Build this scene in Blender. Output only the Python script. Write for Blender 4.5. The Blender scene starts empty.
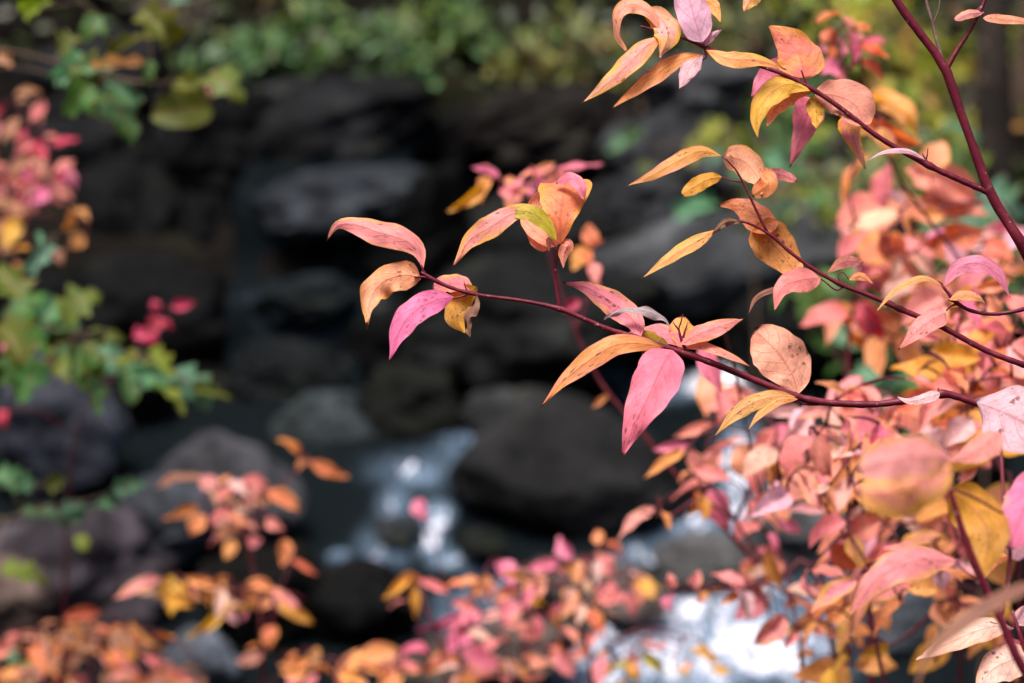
import bpy, bmesh, math, random
from mathutils import Vector, Matrix, noise

# ------------------------------------------------------------------ camera
SC = bpy.context.scene
C = SC.collection
CAM = Vector((0.0, 0.0, 2.5))
PITCH = math.radians(12.0)
K = 36.0 / 85.0 / 1024.0                       # metres per pixel at one metre
FOCUS = 1.42
cd = bpy.data.cameras.new('camera')
cd.lens = 85.0
cd.sensor_width = 36.0
cd.clip_start = 0.05
cd.clip_end = 400.0
cd.dof.use_dof = True
cd.dof.focus_distance = FOCUS
cd.dof.aperture_fstop = 6.4
cd.dof.aperture_blades = 7
cam = bpy.data.objects.new('camera', cd)
C.objects.link(cam)
cam.location = CAM
cam.rotation_euler = (math.pi / 2 - PITCH, 0, 0)
SC.camera = cam

# ------------------------------------------------------------------ sky, sun, exposure
SUN_EL, SUN_AZ = math.radians(70), math.radians(215)
W = bpy.data.worlds.new('World')
SC.world = W
W.use_nodes = True
wt = W.node_tree
sky = wt.nodes.new('ShaderNodeTexSky')
sky.sky_type = 'NISHITA'
sky.sun_disc = False
sky.sun_elevation = SUN_EL
sky.sun_rotation = SUN_AZ
sky.air_density = 1.0
sky.dust_density = 4.0
bg = wt.nodes['Background']
bg.inputs['Strength'].default_value = 0.10
wt.links.new(sky.outputs[0], bg.inputs['Color'])
sl = bpy.data.lights.new('sun', 'SUN')
sl.energy = 2.6
sl.angle = math.radians(25)
sl.color = (1.0, 0.93, 0.86)
so = bpy.data.objects.new('sun', sl)
C.objects.link(so)
# direction the light comes from (azimuth measured clockwise from +Y)
sd = Vector((math.sin(SUN_AZ) * math.cos(SUN_EL), math.cos(SUN_AZ) * math.cos(SUN_EL), math.sin(SUN_EL)))
so.rotation_euler = sd.to_track_quat('Z', 'Y').to_euler()
SC.view_settings.view_transform = 'Standard'
SC.view_settings.look = 'None'
SC.view_settings.exposure = 1.38
SC.view_settings.gamma = 1.0
SC.cycles.use_denoising = True
SC.cycles.max_bounces = 6
SC.cycles.transparent_max_bounces = 6

# ------------------------------------------------------------------ helpers
cR = Matrix.Rotation(math.pi / 2 - PITCH, 3, 'X')


def ray(px, py):
    return cR @ Vector(((px - 512) * K, -(py - 341.5) * K, -1.0))


def P(px, py, d):
    return CAM + ray(px, py) * d


def PY(px, py, y):
    r = ray(px, py)
    return CAM + r * (y / r.y)


def px_of(p):
    q = cR.transposed() @ (p - CAM)
    return 512 + q.x / -q.z / K, 341.5 - q.y / -q.z / K


def tag(o, label=None, cat=None, group=None, kind=None):
    if label: o['label'] = label
    if cat: o['category'] = cat
    if group: o['group'] = group
    if kind: o['kind'] = kind
    return o


def empty(name, loc):
    o = bpy.data.objects.new(name, None)
    o.empty_display_size = 0.05
    C.objects.link(o)
    o.location = loc
    return o


def mesh_obj(name, verts, faces, mat, parent=None, loc=None, smooth=True, uv=None):
    me = bpy.data.meshes.new(name)
    me.from_pydata(verts, [], faces)
    if smooth:
        me.polygons.foreach_set('use_smooth', [True] * len(me.polygons))
    if uv is not None:
        l = me.uv_layers.new(name='UVMap')
        buf = []
        for p in me.polygons:
            for vi in p.vertices:
                buf += uv[vi]
        l.data.foreach_set('uv', buf)
    me.materials.append(mat)
    o = bpy.data.objects.new(name, me)
    C.objects.link(o)
    if loc is not None:
        o.location = loc
    if parent is not None:
        put_under(o, parent)
    return o


WLOC = {}


def world_loc(o):
    p = Vector(o.location)
    while o.parent is not None:
        o = o.parent
        p = p + Vector(o.location)
    return p


def put_under(o, parent):
    w = Vector(o.location)
    o.parent = parent
    o.location = w - world_loc(parent)


def catmull(pts, n):
    """n+1 samples on a Catmull-Rom spline through pts (Vectors)"""
    m = len(pts)
    if m == 2:
        return [pts[0].lerp(pts[1], i / n) for i in range(n + 1)]
    ext = [pts[0] * 2 - pts[1]] + list(pts) + [pts[-1] * 2 - pts[-2]]
    # arc-length-ish parameter
    L = [0.0]
    for i in range(m - 1):
        L.append(L[-1] + (pts[i + 1] - pts[i]).length)
    out = []
    for k in range(n + 1):
        s = L[-1] * k / n
        i = 0
        while i < m - 2 and s > L[i + 1]:
            i += 1
        t = (s - L[i]) / max(1e-9, L[i + 1] - L[i])
        p0, p1, p2, p3 = ext[i:i + 4]
        out.append(0.5 * ((2 * p1) + (p2 - p0) * t + (2 * p0 - 5 * p1 + 4 * p2 - p3) * t * t
                          + (3 * p1 - p0 - 3 * p2 + p3) * t ** 3))
    return out


def tube(V, F, pts, radii, seg=8, knob=0.0):
    """append a tapering tube to V/F"""
    n = len(pts)
    base = len(V)
    up = Vector((0.13, 0.2, 0.97))
    for i, p in enumerate(pts):
        t = (pts[min(i + 1, n - 1)] - pts[max(i - 1, 0)]).normalized()
        a = t.cross(up)
        if a.length < 1e-3:
            a = t.cross(Vector((1, 0, 0)))
        a.normalize()
        b = t.cross(a)
        r = radii[i] if hasattr(radii, '__len__') else radii
        for s in range(seg):
            q = 2 * math.pi * s / seg
            V.append(tuple(p + (a * math.cos(q) + b * math.sin(q)) * r))
    for i in range(n - 1):
        for s in range(seg):
            s2 = (s + 1) % seg
            F.append((base + i * seg + s, base + i * seg + s2, base + (i + 1) * seg + s2, base + (i + 1) * seg + s))
    F.append(tuple(base + s for s in range(seg))[::-1])
    F.append(tuple(base + (n - 1) * seg + s for s in range(seg)))


# ------------------------------------------------------------------ materials
class NT:
    def __init__(s, name):
        s.m = bpy.data.materials.new(name)
        s.m.use_nodes = True
        s.t = s.m.node_tree
        s.b = s.t.nodes['Principled BSDF']
        s.out = s.t.nodes['Material Output']

    def n(s, typ, **kw):
        x = s.t.nodes.new(typ)
        for k, v in kw.items():
            if k in ('op',):
                x.operation = v
            elif hasattr(x, k):
                setattr(x, k, v)
        return x

    def l(s, a, b):
        s.t.links.new(a, b)

    def math(s, op, a, b=None, c=None, clamp=False):
        x = s.t.nodes.new('ShaderNodeMath')
        x.operation = op
        x.use_clamp = clamp
        for i, v in enumerate((a, b, c)):
            if v is None: continue
            if isinstance(v, (int, float)): x.inputs[i].default_value = v
            else: s.l(v, x.inputs[i])
        return x.outputs[0]

    def mix(s, f, a, b, mode='MIX'):
        x = s.t.nodes.new('ShaderNodeMix')
        x.data_type = 'RGBA'
        x.clamp_factor = True
        x.blend_type = mode
        for i, v in ((0, f), (6, a), (7, b)):
            if isinstance(v, (int, float)): x.inputs[i].default_value = v
            elif isinstance(v, tuple): x.inputs[i].default_value = (*v, 1) if len(v) == 3 else v
            else: s.l(v, x.inputs[i])
        return x.outputs[2]

    def noise(s, scale, detail=3, rough=.55, vec=None, dist=0, dim='3D', w=None):
        x = s.t.nodes.new('ShaderNodeTexNoise')
        x.noise_dimensions = dim
        x.inputs['Scale'].default_value = scale
        x.inputs['Detail'].default_value = detail
        x.inputs['Roughness'].default_value = rough
        x.inputs['Distortion'].default_value = dist
        if vec is not None: s.l(vec, x.inputs['Vector'])
        if w is not None: s.l(w, x.inputs['W'])
        return x.outputs['Fac']

    def ramp(s, f, stops, interp='LINEAR'):
        x = s.t.nodes.new('ShaderNodeValToRGB')
        x.color_ramp.interpolation = interp
        e = x.color_ramp.elements
        while len(e) < len(stops): e.new(0.5)
        for i, (p, c) in enumerate(stops):
            e[i].position = p
            e[i].color = (c, c, c, 1) if isinstance(c, (int, float)) else (*c, 1)
        s.l(f, x.inputs[0])
        return x.outputs[0]

    def attr(s, name, typ='OBJECT'):
        x = s.t.nodes.new('ShaderNodeAttribute')
        x.attribute_type = typ
        x.attribute_name = name
        return x

    def bump(s, h, strength, dist=0.01):
        x = s.t.nodes.new('ShaderNodeBump')
        x.inputs['Strength'].default_value = strength
        x.inputs['Distance'].default_value = dist
        s.l(h, x.inputs['Height'])
        s.l(x.outputs[0], s.b.inputs['Normal'])
        return x.outputs[0]


def leaf_material(name, nveins=6.0, spot=1.0, translucency=0.48):
    """colours come from the leaf object's own properties ca (ground colour) and cb (blotches)"""
    N = NT(name)
    uv = N.n('ShaderNodeUVMap').outputs[0]
    sep = N.n('ShaderNodeSeparateXYZ')
    N.l(uv, sep.inputs[0])
    u = N.math('ABSOLUTE', N.math('SUBTRACT', N.math('MULTIPLY', sep.outputs[0], 2.0), 1.0))
    v = sep.outputs[1]
    mp = N.n('ShaderNodeMapping')
    mp.inputs['Scale'].default_value = (.5, 1.0, 1.0)
    N.l(uv, mp.inputs['Vector'])
    uv = mp.outputs[0]
    ca, cb, pr = N.attr('ca').outputs['Color'], N.attr('cb').outputs['Color'], N.attr('leafpar')
    ps = N.n('ShaderNodeSeparateColor')
    N.l(pr.outputs['Color'], ps.inputs[0])
    bias, wseed, dry = ps.outputs[0], ps.outputs[1], ps.outputs[2]
    seed = N.math('MULTIPLY', wseed, 37.0)
    big = N.noise(2.6, 4, .6, uv, .5, '4D', seed)
    fine = N.noise(9.0, 4, .65, uv, .2, '4D', seed)
    # bias: how much of the leaf the blotch colour takes (grows towards the tip and rim)
    f = N.math('ADD', N.math('ADD', N.math('MULTIPLY', big, 1.0), N.math('MULTIPLY', fine, .35)),
               N.math('ADD', N.math('MULTIPLY', N.math('POWER', u, 3.0), .28), N.math('MULTIPLY', v, .10)))
    f = N.math('ADD', f, N.math('SUBTRACT', bias, 1.3))
    f = N.math('MULTIPLY', N.math('ADD', f, .05), 3.6, clamp=True)
    col = N.mix(f, ca, cb)
    # mottling of the blade
    mot = N.ramp(fine, [(0.28, .62), (.5, 1.0), (.72, 1.25)])
    grain = N.noise(34.0, 3, .7, uv, .2, '4D', seed)
    mot = N.mix(.6, mot, N.ramp(grain, [(.3, .7), (.7, 1.25)]), 'MULTIPLY')
    col = N.mix(.8, col, mot, 'MULTIPLY')
    stip = N.noise(60.0, 2, .6, uv, 0, '4D', seed)
    col = N.mix(N.math('MULTIPLY', N.math('MULTIPLY', N.ramp(stip, [(.60, 0.0), (.68, 1.0)]), N.ramp(big, [(.4, .1), (.6, 1.0)])), .5), col, (.50, .08, .07))
    # arcuate veins
    s = N.math('SUBTRACT', v, N.math('MULTIPLY', N.math('POWER', u, 1.25), .30))
    fr = N.math('FRACT', N.math('MULTIPLY', s, nveins))
    d = N.math('ABSOLUTE', N.math('SUBTRACT', fr, .5))
    side = N.math('MULTIPLY', N.math('GREATER_THAN', N.math('SUBTRACT', 1.0, u), .12), N.ramp(d, [(0.0, 1.0), (.09, 0.0)]))
    mid = N.ramp(u, [(0.0, 1.0), (.075, 0.0)])
    net = N.n('ShaderNodeTexVoronoi', feature='DISTANCE_TO_EDGE')
    net.inputs['Scale'].default_value = 16.0
    N.l(uv, net.inputs['Vector'])
    nete = N.ramp(net.outputs['Distance'], [(0.0, 1.0), (.05, 0.0)])
    vein = N.math('ADD', N.math('MULTIPLY', side, .55), N.math('MULTIPLY', mid, .9), clamp=True)
    vein = N.math('ADD', vein, N.math('MULTIPLY', nete, .12), clamp=True)
    vcol = N.mix(.65, col, (.50, .09, .10), 'MIX')
    col = N.mix(N.math('MULTIPLY', vein, .75), col, vcol)
    # brown specks and eaten holes
    vo = N.n('ShaderNodeTexVoronoi')
    vo.voronoi_dimensions = '4D'
    vo.inputs['Scale'].default_value = 14.0
    N.l(uv, vo.inputs['Vector'])
    N.l(seed, vo.inputs['W'])
    patch = N.noise(2.3, 2, .5, uv, 0, '4D', N.math('ADD', seed, 5.0))
    sp = N.math('MULTIPLY', N.ramp(N.math('ADD', vo.outputs['Distance'], N.math('MULTIPLY', N.math('SUBTRACT', grain, .5), .9)), [(.25, 1.0), (.40, 0.0)]),
                N.ramp(patch, [(.50, 0.0), (.60, 1.0)]))
    sp = N.math('MULTIPLY', sp, N.math('ADD', N.math('MULTIPLY', dry, 1.3), .35), clamp=True)
    col = N.mix(N.math('MULTIPLY', sp, .8 * spot), col, (.16, .045, .02))
    rim = N.math('MULTIPLY', N.ramp(N.math('ADD', u, N.math('MULTIPLY', N.math('SUBTRACT', fine, .5), .5)), [(.9, 0.0), (1.03, 1.0)]), N.ramp(patch, [(.42, 0.0), (.6, 1.0)]))
    col = N.mix(N.math('MULTIPLY', rim, .6), col, (.30, .11, .045))
    tip = N.ramp(N.math('ADD', v, N.math('MULTIPLY', fine, .06)), [(.985, 0.0), (1.02, 1.0)])
    col = N.mix(tip, col, (.10, .035, .02))
    N.l(col, N.b.inputs['Base Color'])
    N.b.inputs['Roughness'].default_value = .5
    N.b.inputs['Specular IOR Level'].default_value = .28
    h = N.math('ADD', N.math('MULTIPLY', vein, -.6), N.math('MULTIPLY', fine, .7))
    nb = N.bump(h, .5, .0006)
    tr = N.n('ShaderNodeBsdfTranslucent')
    hs = N.n('ShaderNodeHueSaturation')
    hs.inputs['Saturation'].default_value = 1.12
    hs.inputs['Value'].default_value = 1.0
    N.l(col, hs.inputs['Color'])
    N.l(hs.outputs[0], tr.inputs['Color'])
    N.l(nb, tr.inputs['Normal'])
    mx = N.n('ShaderNodeMixShader')
    mx.inputs[0].default_value = translucency
    N.l(N.b.outputs[0], mx.inputs[1])
    N.l(tr.outputs[0], mx.inputs[2])
    N.l(mx.outputs[0], N.out.inputs['Surface'])
    return N.m


def bark_material(name, c1, c2, scale=300.0, rough=.45):
    N = NT(name)
    co = N.n('ShaderNodeTexCoord').outputs['Object']
    a = N.noise(scale, 4, .6, co)
    b = N.noise(scale * .18, 3, .6, co)
    col = N.mix(N.ramp(b, [(.38, 0.0), (.68, 1.0)]), c1, c2)
    scar = N.noise(scale * .5, 5, .7, co, 1.5)
    col = N.mix(N.ramp(scar, [(.60, 0.0), (.72, .45)]), col, (.22, .13, .11))
    # pale lenticels
    vo = N.n('ShaderNodeTexVoronoi')
    vo.inputs['Scale'].default_value = scale * .8
    N.l(co, vo.inputs['Vector'])
    len_ = N.math('MULTIPLY', N.ramp(vo.outputs['Distance'], [(.13, 1.0), (.2, 0.0)]), N.ramp(a, [(.5, 0.0), (.6, 1.0)]))
    col = N.mix(N.math('MULTIPLY', len_, .6), col, (.45, .28, .25))
    N.l(col, N.b.inputs['Base Color'])
    N.b.inputs['Roughness'].default_value = rough
    N.b.inputs['Specular IOR Level'].default_value = .25
    N.bump(a, .4, 1.2 / scale * .25)
    return N.m


def rock_material():
    N = NT('wet_rock')
    co = N.n('ShaderNodeTexCoord').outputs['Object']
    ca = N.attr('ca').outputs['Color']
    a = N.noise(3.0, 8, .65, co, .4)
    b = N.noise(22.0, 6, .7, co)
    vor = N.n('ShaderNodeTexVoronoi', feature='DISTANCE_TO_EDGE')
    vor.inputs['Scale'].default_value = 3.2
    N.l(co, vor.inputs['Vector'])
    crack = N.ramp(vor.outputs['Distance'], [(0.0, 0.35), (.035, 1.0)])
    m = N.ramp(a, [(.34, .3), (.48, .8), (.56, 1.3), (.68, 2.4)])
    col = N.mix(1.0, ca, m, 'MULTIPLY')
    col = N.mix(.8, col, N.ramp(b, [(.3, .7), (.7, 1.3)]), 'MULTIPLY')
    col = N.mix(.6, col, crack, 'MULTIPLY')
    lich = N.ramp(N.noise(6.0, 6, .75, co, .8), [(.60, 0.0), (.68, 1.0)])
    col = N.mix(N.math('MULTIPLY', lich, .5), col, N.mix(1.0, ca, (2.6, 2.7, 2.9), 'MULTIPLY'))
    geo = N.n('ShaderNodeNewGeometry')
    sp = N.n('ShaderNodeSeparateXYZ')
    N.l(geo.outputs['Normal'], sp.inputs[0])
    moss = N.math('MULTIPLY', N.ramp(sp.outputs['Z'], [(.3, 0.0), (.8, 1.0)]), N.ramp(N.noise(1.7, 5, .7, co), [(.54, 0.0), (.66, 1.0)]))
    col = N.mix(N.math('MULTIPLY', moss, .55), col, (.035, .042, .014))
    N.l(col, N.b.inputs['Base Color'])
    N.l(N.ramp(a, [(.35, .45), (.65, .8)]), N.b.inputs['Roughness'])
    N.b.inputs['Specular IOR Level'].default_value = .05
    N.bump(N.math('ADD', N.math('MULTIPLY', b, .4), a), .7, .05)
    return N.m


def foliage_material(name, cols, translucency=.35):
    """clumps of small leaves: one colour of the kind for each leaf"""
    N = NT(name)
    geo = N.n('ShaderNodeNewGeometry')
    r = geo.outputs['Random Per Island']
    st = [(i / len(cols), c) for i, c in enumerate(cols)]
    col = N.ramp(r, st, 'CONSTANT')
    co = N.n('ShaderNodeTexCoord').outputs['Object']
    col = N.mix(.8, col, N.ramp(N.noise(9.0, 3, .6, co), [(.3, .55), (.7, 1.4)]), 'MULTIPLY')
    N.l(col, N.b.inputs['Base Color'])
    N.b.inputs['Roughness'].default_value = .5
    tr = N.n('ShaderNodeBsdfTranslucent')
    N.l(col, tr.inputs['Color'])
    mx = N.n('ShaderNodeMixShader')
    mx.inputs[0].default_value = translucency
    N.l(N.b.outputs[0], mx.inputs[1])
    N.l(tr.outputs[0], mx.inputs[2])
    N.l(mx.outputs[0], N.out.inputs['Surface'])
    return N.m


M_LEAF = leaf_material('autumn_leaf')
M_GREEN = leaf_material('green_leaf', 5.0, .4)
M_STEM = bark_material('dogwood_bark', (.085, .005, .016), (.13, .012, .022))
M_STEM2 = bark_material('dogwood_bark_far', (.07, .008, .016), (.11, .02, .025))
M_TWIG = bark_material('dry_twig', (.10, .05, .045), (.24, .15, .13))
M_BROWN = bark_material('brown_stem', (.07, .045, .03), (.14, .09, .06), 120.0, .7)
M_TRUNK = bark_material('tree_bark', (.02, .016, .013), (.055, .04, .03), 14.0, .85)
M_TRUNK2 = bark_material('tree_bark_tan', (.10, .065, .045), (.2, .13, .09), 14.0, .85)
M_ROCK = rock_material()

# ------------------------------------------------------------------ ground
def G(y):
    """height of the stream's surface along its course (it comes down two steps)"""
    pts = [(-60, -.05), (7.4, 0.0), (8.6, .22), (9.88, .27), (9.95, .56), (10.24, .60), (10.32, .98), (11.3, 1.0), (12.2, 1.12), (60, 3)]
    for (a, za), (b, zb) in zip(pts, pts[1:]):
        if y <= b:
            return za + (zb - za) * (y - a) / (b - a)
    return pts[-1][1]


def fr(x, y, z=0.0, o=4):
    return noise.fractal(Vector((x, y, z)), 1.0, 2.0, o)


def sm(a, b, x):
    t = max(0.0, min(1.0, (x - a) / (b - a)))
    return t * t * (3 - 2 * t)


def ground(x, y):
    z = G(y) - .22
    # side banks of the ravine, raised out of view to darken the water's reflections
    left = sm(1.55, 6.0, -x - .0) * 3.2
    right = sm(1.5, 6.0, x) * 2.8
    z += left + right + min(16.0, max(0.0, abs(x) - 5.0) * .9) * sm(3.0, 8.0, y)
    # the slope behind; its unseen upper hillside is steepened to block sky light
    if y > 11.6:
        z += .12 * sm(11.6, 12.4, y) + min(3.0, max(0.0, y - 12.0)) * .62 + max(0.0, y - 15.0) * 1.15
        z = min(z, 24.0 + .02 * y)
    # the bank the photographer stands on; unseen rise behind added to block front sky
    near = .95 * (1 - sm(2.2, 5.4, y)) + min(16.0, max(0.0, -3.0 - y) * .95)
    z = max(z, near) if y < 6 else z
    z += .10 * fr(x * .8, y * .8, 3.1) + .03 * fr(x * 4, y * 4, 7.7)
    return z


def build_ground():
    V, F = [], []
    def axis(lo, hi, fine_lo, fine_hi, fs, n_out):
        a = []
        for i in range(n_out):
            t = 1 - i / n_out
            a.append(fine_lo + (lo - fine_lo) * t ** 2)
        q = fine_lo
        while q < fine_hi:
            a.append(q); q += fs
        for i in range(1, n_out + 1):
            a.append(q + (hi - q) * (i / n_out) ** 2)
        return a
    X = axis(-150, 150, -5, 5, .1, 22)
    Y = axis(-120, 200, -2, 16, .1, 22)
    for y in Y:
        for x in X:
            V.append((x, y, ground(x, y)))
    nx = len(X)
    for j in range(len(Y) - 1):
        for i in range(nx - 1):
            a = j * nx + i
            F.append((a, a + 1, a + nx + 1, a + nx))
    N = NT('forest_soil')
    co = N.n('ShaderNodeTexCoord').outputs['Object']
    a = N.noise(2.0, 8, .7, co)
    b = N.noise(30.0, 5, .7, co)
    col = N.ramp(a, [(.3, (.004, .0035, .0035)), (.5, (.008, .0065, .0055)), (.62, (.009, .010, .005)), (.75, (.018, .012, .008))])
    col = N.mix(.8, col, N.ramp(b, [(.3, .6), (.7, 1.4)]), 'MULTIPLY')
    N.l(col, N.b.inputs['Base Color'])
    N.b.inputs['Roughness'].default_value = .9
    N.b.inputs['Specular IOR Level'].default_value = .03
    N.bump(b, .8, .03)
    o = mesh_obj('ground', V, F, N.m)
    tag(o, kind='structure')


# places where the stream froths: pixel centre, half sizes in pixels, strength, blueness
FOAM = [
    (712, 384, 44, 10, 1.5), (735, 388, 30, 10, 1.4), (742, 465, 17, 32, 1.3), (738, 515, 16, 22, 1.3), (694, 533, 26, 14, .95),
    (655, 552, 26, 10, .75), (628, 562, 16, 8, .5), (700, 608, 60, 22, 1.3), (650, 632, 60, 20, 1.4), (625, 650, 55, 18, 1.3),
    (740, 600, 40, 24, 1.1), (760, 650, 60, 32, 1.2), (700, 668, 70, 24, 1.1), (600, 672, 50, 16, 1.0), (800, 655, 26, 40, 1.0),
    (395, 500, 14, 18, .5), (437, 512, 11, 10, 1.35), (430, 541, 10, 9, 1.4), (455, 560, 18, 7, 1.6), (470, 552, 8, 5, 1.5), (415, 478, 14, 5, 1.2), (500, 440, 14, 4, 1.4), (482, 568, 16, 7, .9),
    (420, 470, 42, 16, .42), (490, 442, 38, 10, .6), (455, 452, 22, 8, .4), (338, 556, 6, 5, 1.5), (366, 566, 9, 6, 1.6),
    (385, 545, 22, 20, .45), (470, 605, 26, 12, .6), (500, 590, 24, 14, .6), (470, 625, 30, 10, .7), (400, 625, 26, 9, .3),
    (300, 245, 26, 40, .11), (285, 300, 42, 10, .14), (310, 330, 44, 20, .12), (270, 380, 28, 10, .1),
    (525, 428, 14, 5, .6), (610, 380, 40, 7, .35), (660, 395, 30, 8, .5), (820, 640, 20, 50, .7), (560, 655, 40, 22, .7),
    (100, 400, 30, 5, .0),
]


def build_water():
    V, F, fo = [], [], []
    x0, x1, y0, y1, s = -2.4, 2.4, 5.2, 11.9, .03
    nx, ny = int((x1 - x0) / s), int((y1 - y0) / s)
    for j in range(ny + 1):
        y = y0 + j * s
        for i in range(nx + 1):
            x = x0 + i * s
            wy = y + .16 * fr(x * 1.6, y * .3, 5.0, 3)
            z = G(wy)
            p = Vector((x, y, z))
            qx, qy = px_of(p)
            f = 0.0
            for (cx, cy, rx, ry, st) in FOAM:
                d = ((qx - cx) / rx) ** 2 + ((qy - cy) / ry) ** 2
                if d < 5: f = max(f, st * math.exp(-d * .8))
            slope = abs(G(wy + .05) - G(wy - .05)) * 10
            rough = .006 + .075 * min(1.0, f) + .03 * min(1, slope)
            z += rough * fr(x * 5, y * 3.0, 1.3, 5) + rough * .5 * fr(x * 15, y * 9, 4.3, 3)
            V.append((x, y, z))
            fo.append(f)
    for j in range(ny):
        for i in range(nx):
            a = j * (nx + 1) + i
            # above the lower pools the stream is only the narrow upper cascade
            if y0 + j * s > 9.84 and not (-1.22 < x0 + i * s < -.5): continue
            if y0 + j * s > 9.5 and -.5 < x0 + i * s < .3: continue
            F.append((a, a + 1, a + nx + 2, a + nx + 1))
    N = NT('stream_water')
    co = N.n('ShaderNodeTexCoord').outputs['Object']
    fa = N.attr('foam', 'GEOMETRY').outputs['Fac']
    st = N.n('ShaderNodeMapping')
    st.inputs['Scale'].default_value = (9.0, 4.0, 9.0)
    N.l(co, st.inputs['Vector'])
    nz = N.noise(1.0, 7, .72, st.outputs[0], 1.2)
    n2 = N.noise(38.0, 3, .6, co, .5)
    st2 = N.n('ShaderNodeMapping')
    st2.inputs['Scale'].default_value = (30.0, 7.0, 14.0)
    N.l(co, st2.inputs['Vector'])
    n3 = N.noise(1.0, 5, .7, st2.outputs[0], .8)
    f = N.math('ADD', N.math('MULTIPLY', N.math('MINIMUM', fa, 1.35), 1.4), N.math('ADD', N.math('MULTIPLY', N.math('SUBTRACT', nz, .66), 5.5), N.math('MULTIPLY', N.math('SUBTRACT', n3, .53), 4.5)))
    f = N.math('MULTIPLY', f, N.ramp(fa, [(.15, 0.0), (.4, 1.0)]))
    f = N.math('ADD', f, N.math('MULTIPLY', N.math('SUBTRACT', n2, .5), .5), clamp=True)
    f = N.math('MULTIPLY', f, N.ramp(fa, [(.15, 0.0), (.4, 1.0)]), clamp=True)
    milky = N.math('MULTIPLY', N.ramp(fa, [(.03, 0.0), (.7, 1.0)]), N.ramp(n3, [(.38, .25), (.62, 1.3)]), clamp=True)
    deep = N.mix(milky, (.004, .006, .007), (.12, .18, .26))
    col = N.mix(f, deep, (.78, .78, .89))
    N.l(col, N.b.inputs['Base Color'])
    rr = N.math('ADD', N.math('MULTIPLY', f, .55), .09)
    N.l(rr, N.b.inputs['Roughness'])
    N.b.inputs['IOR'].default_value = 1.33
    N.b.inputs['Specular IOR Level'].default_value = .09
    N.bump(N.math('MULTIPLY', N.math('ADD', n2, nz), N.math('ADD', f, .12)), .5, .03)
    o = mesh_obj('stream_water', V, F, N.m)
    at = o.data.attributes.new('foam', 'FLOAT', 'POINT')
    at.data.foreach_set('value', fo)
    tag(o, 'dark mountain stream breaking into white foam between the boulders', kind='structure')


build_ground()
build_water()

# ------------------------------------------------------------------ boulders
def boulder(px, py, w, h, y, col, label, tilt=0.0, flat=1.0, seed=0, deep=.8, rough=.17, name='boulder'):
    rnd = random.Random(seed * 77 + 5)
    c = PY(px, py, y)
    sc = K * (c - CAM).length
    a, b, cz = w * .5 * sc, w * .5 * sc * deep, h * .5 * sc * 1.05
    b = max(b, .12)
    planes = []
    for _ in range(13):
        v = Vector((rnd.gauss(0, 1), rnd.gauss(0, 1), rnd.gauss(0, .8))).normalized()
        planes.append((v, rnd.uniform(.70, 1.0)))
    bm = bmesh.new()
    bmesh.ops.create_icosphere(bm, subdivisions=5, radius=1.0)
    off = Vector((seed * 3.7, seed * 1.3, 2.2))
    R = Matrix.Rotation(math.radians(-tilt), 3, 'Y') @ Matrix.Rotation(rnd.uniform(-.25, .25), 3, 'Z')
    V = []
    for v in bm.verts:
        d = v.co.normalized()
        r = 1.06
        for n_, k in planes:
            q = d.dot(n_)
            if q > .05:
                r = min(r, k / q) if r > k / q else r
        r += rough * noise.fractal(d * 1.4 + off, 1.0, 2.0, 5) * 1.2
        r += rough * .4 * noise.fractal(d * 5 + off, 1.0, 2.0, 4) - rough * .5 * max(0.0, .12 - abs(noise.noise(d * 2.3 + off))) * 4
        p = d * r
        p = Vector((p.x * a, p.y * b, p.z * cz))
        p = R @ p
        V.append(p)
    F = [tuple(x.index for x in f.verts) for f in bm.faces]
    bm.free()
    # object origin at the foot of the stone
    zmin = min(p.z for p in V)
    foot = Vector((0, 0, zmin))
    o = mesh_obj(name, [tuple(p - foot) for p in V], F, M_ROCK, loc=c + foot)
    o['ca'] = [float(q) for q in col]
    tag(o, label, 'boulder', 'boulders in and beside the stream')
    return o


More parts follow.
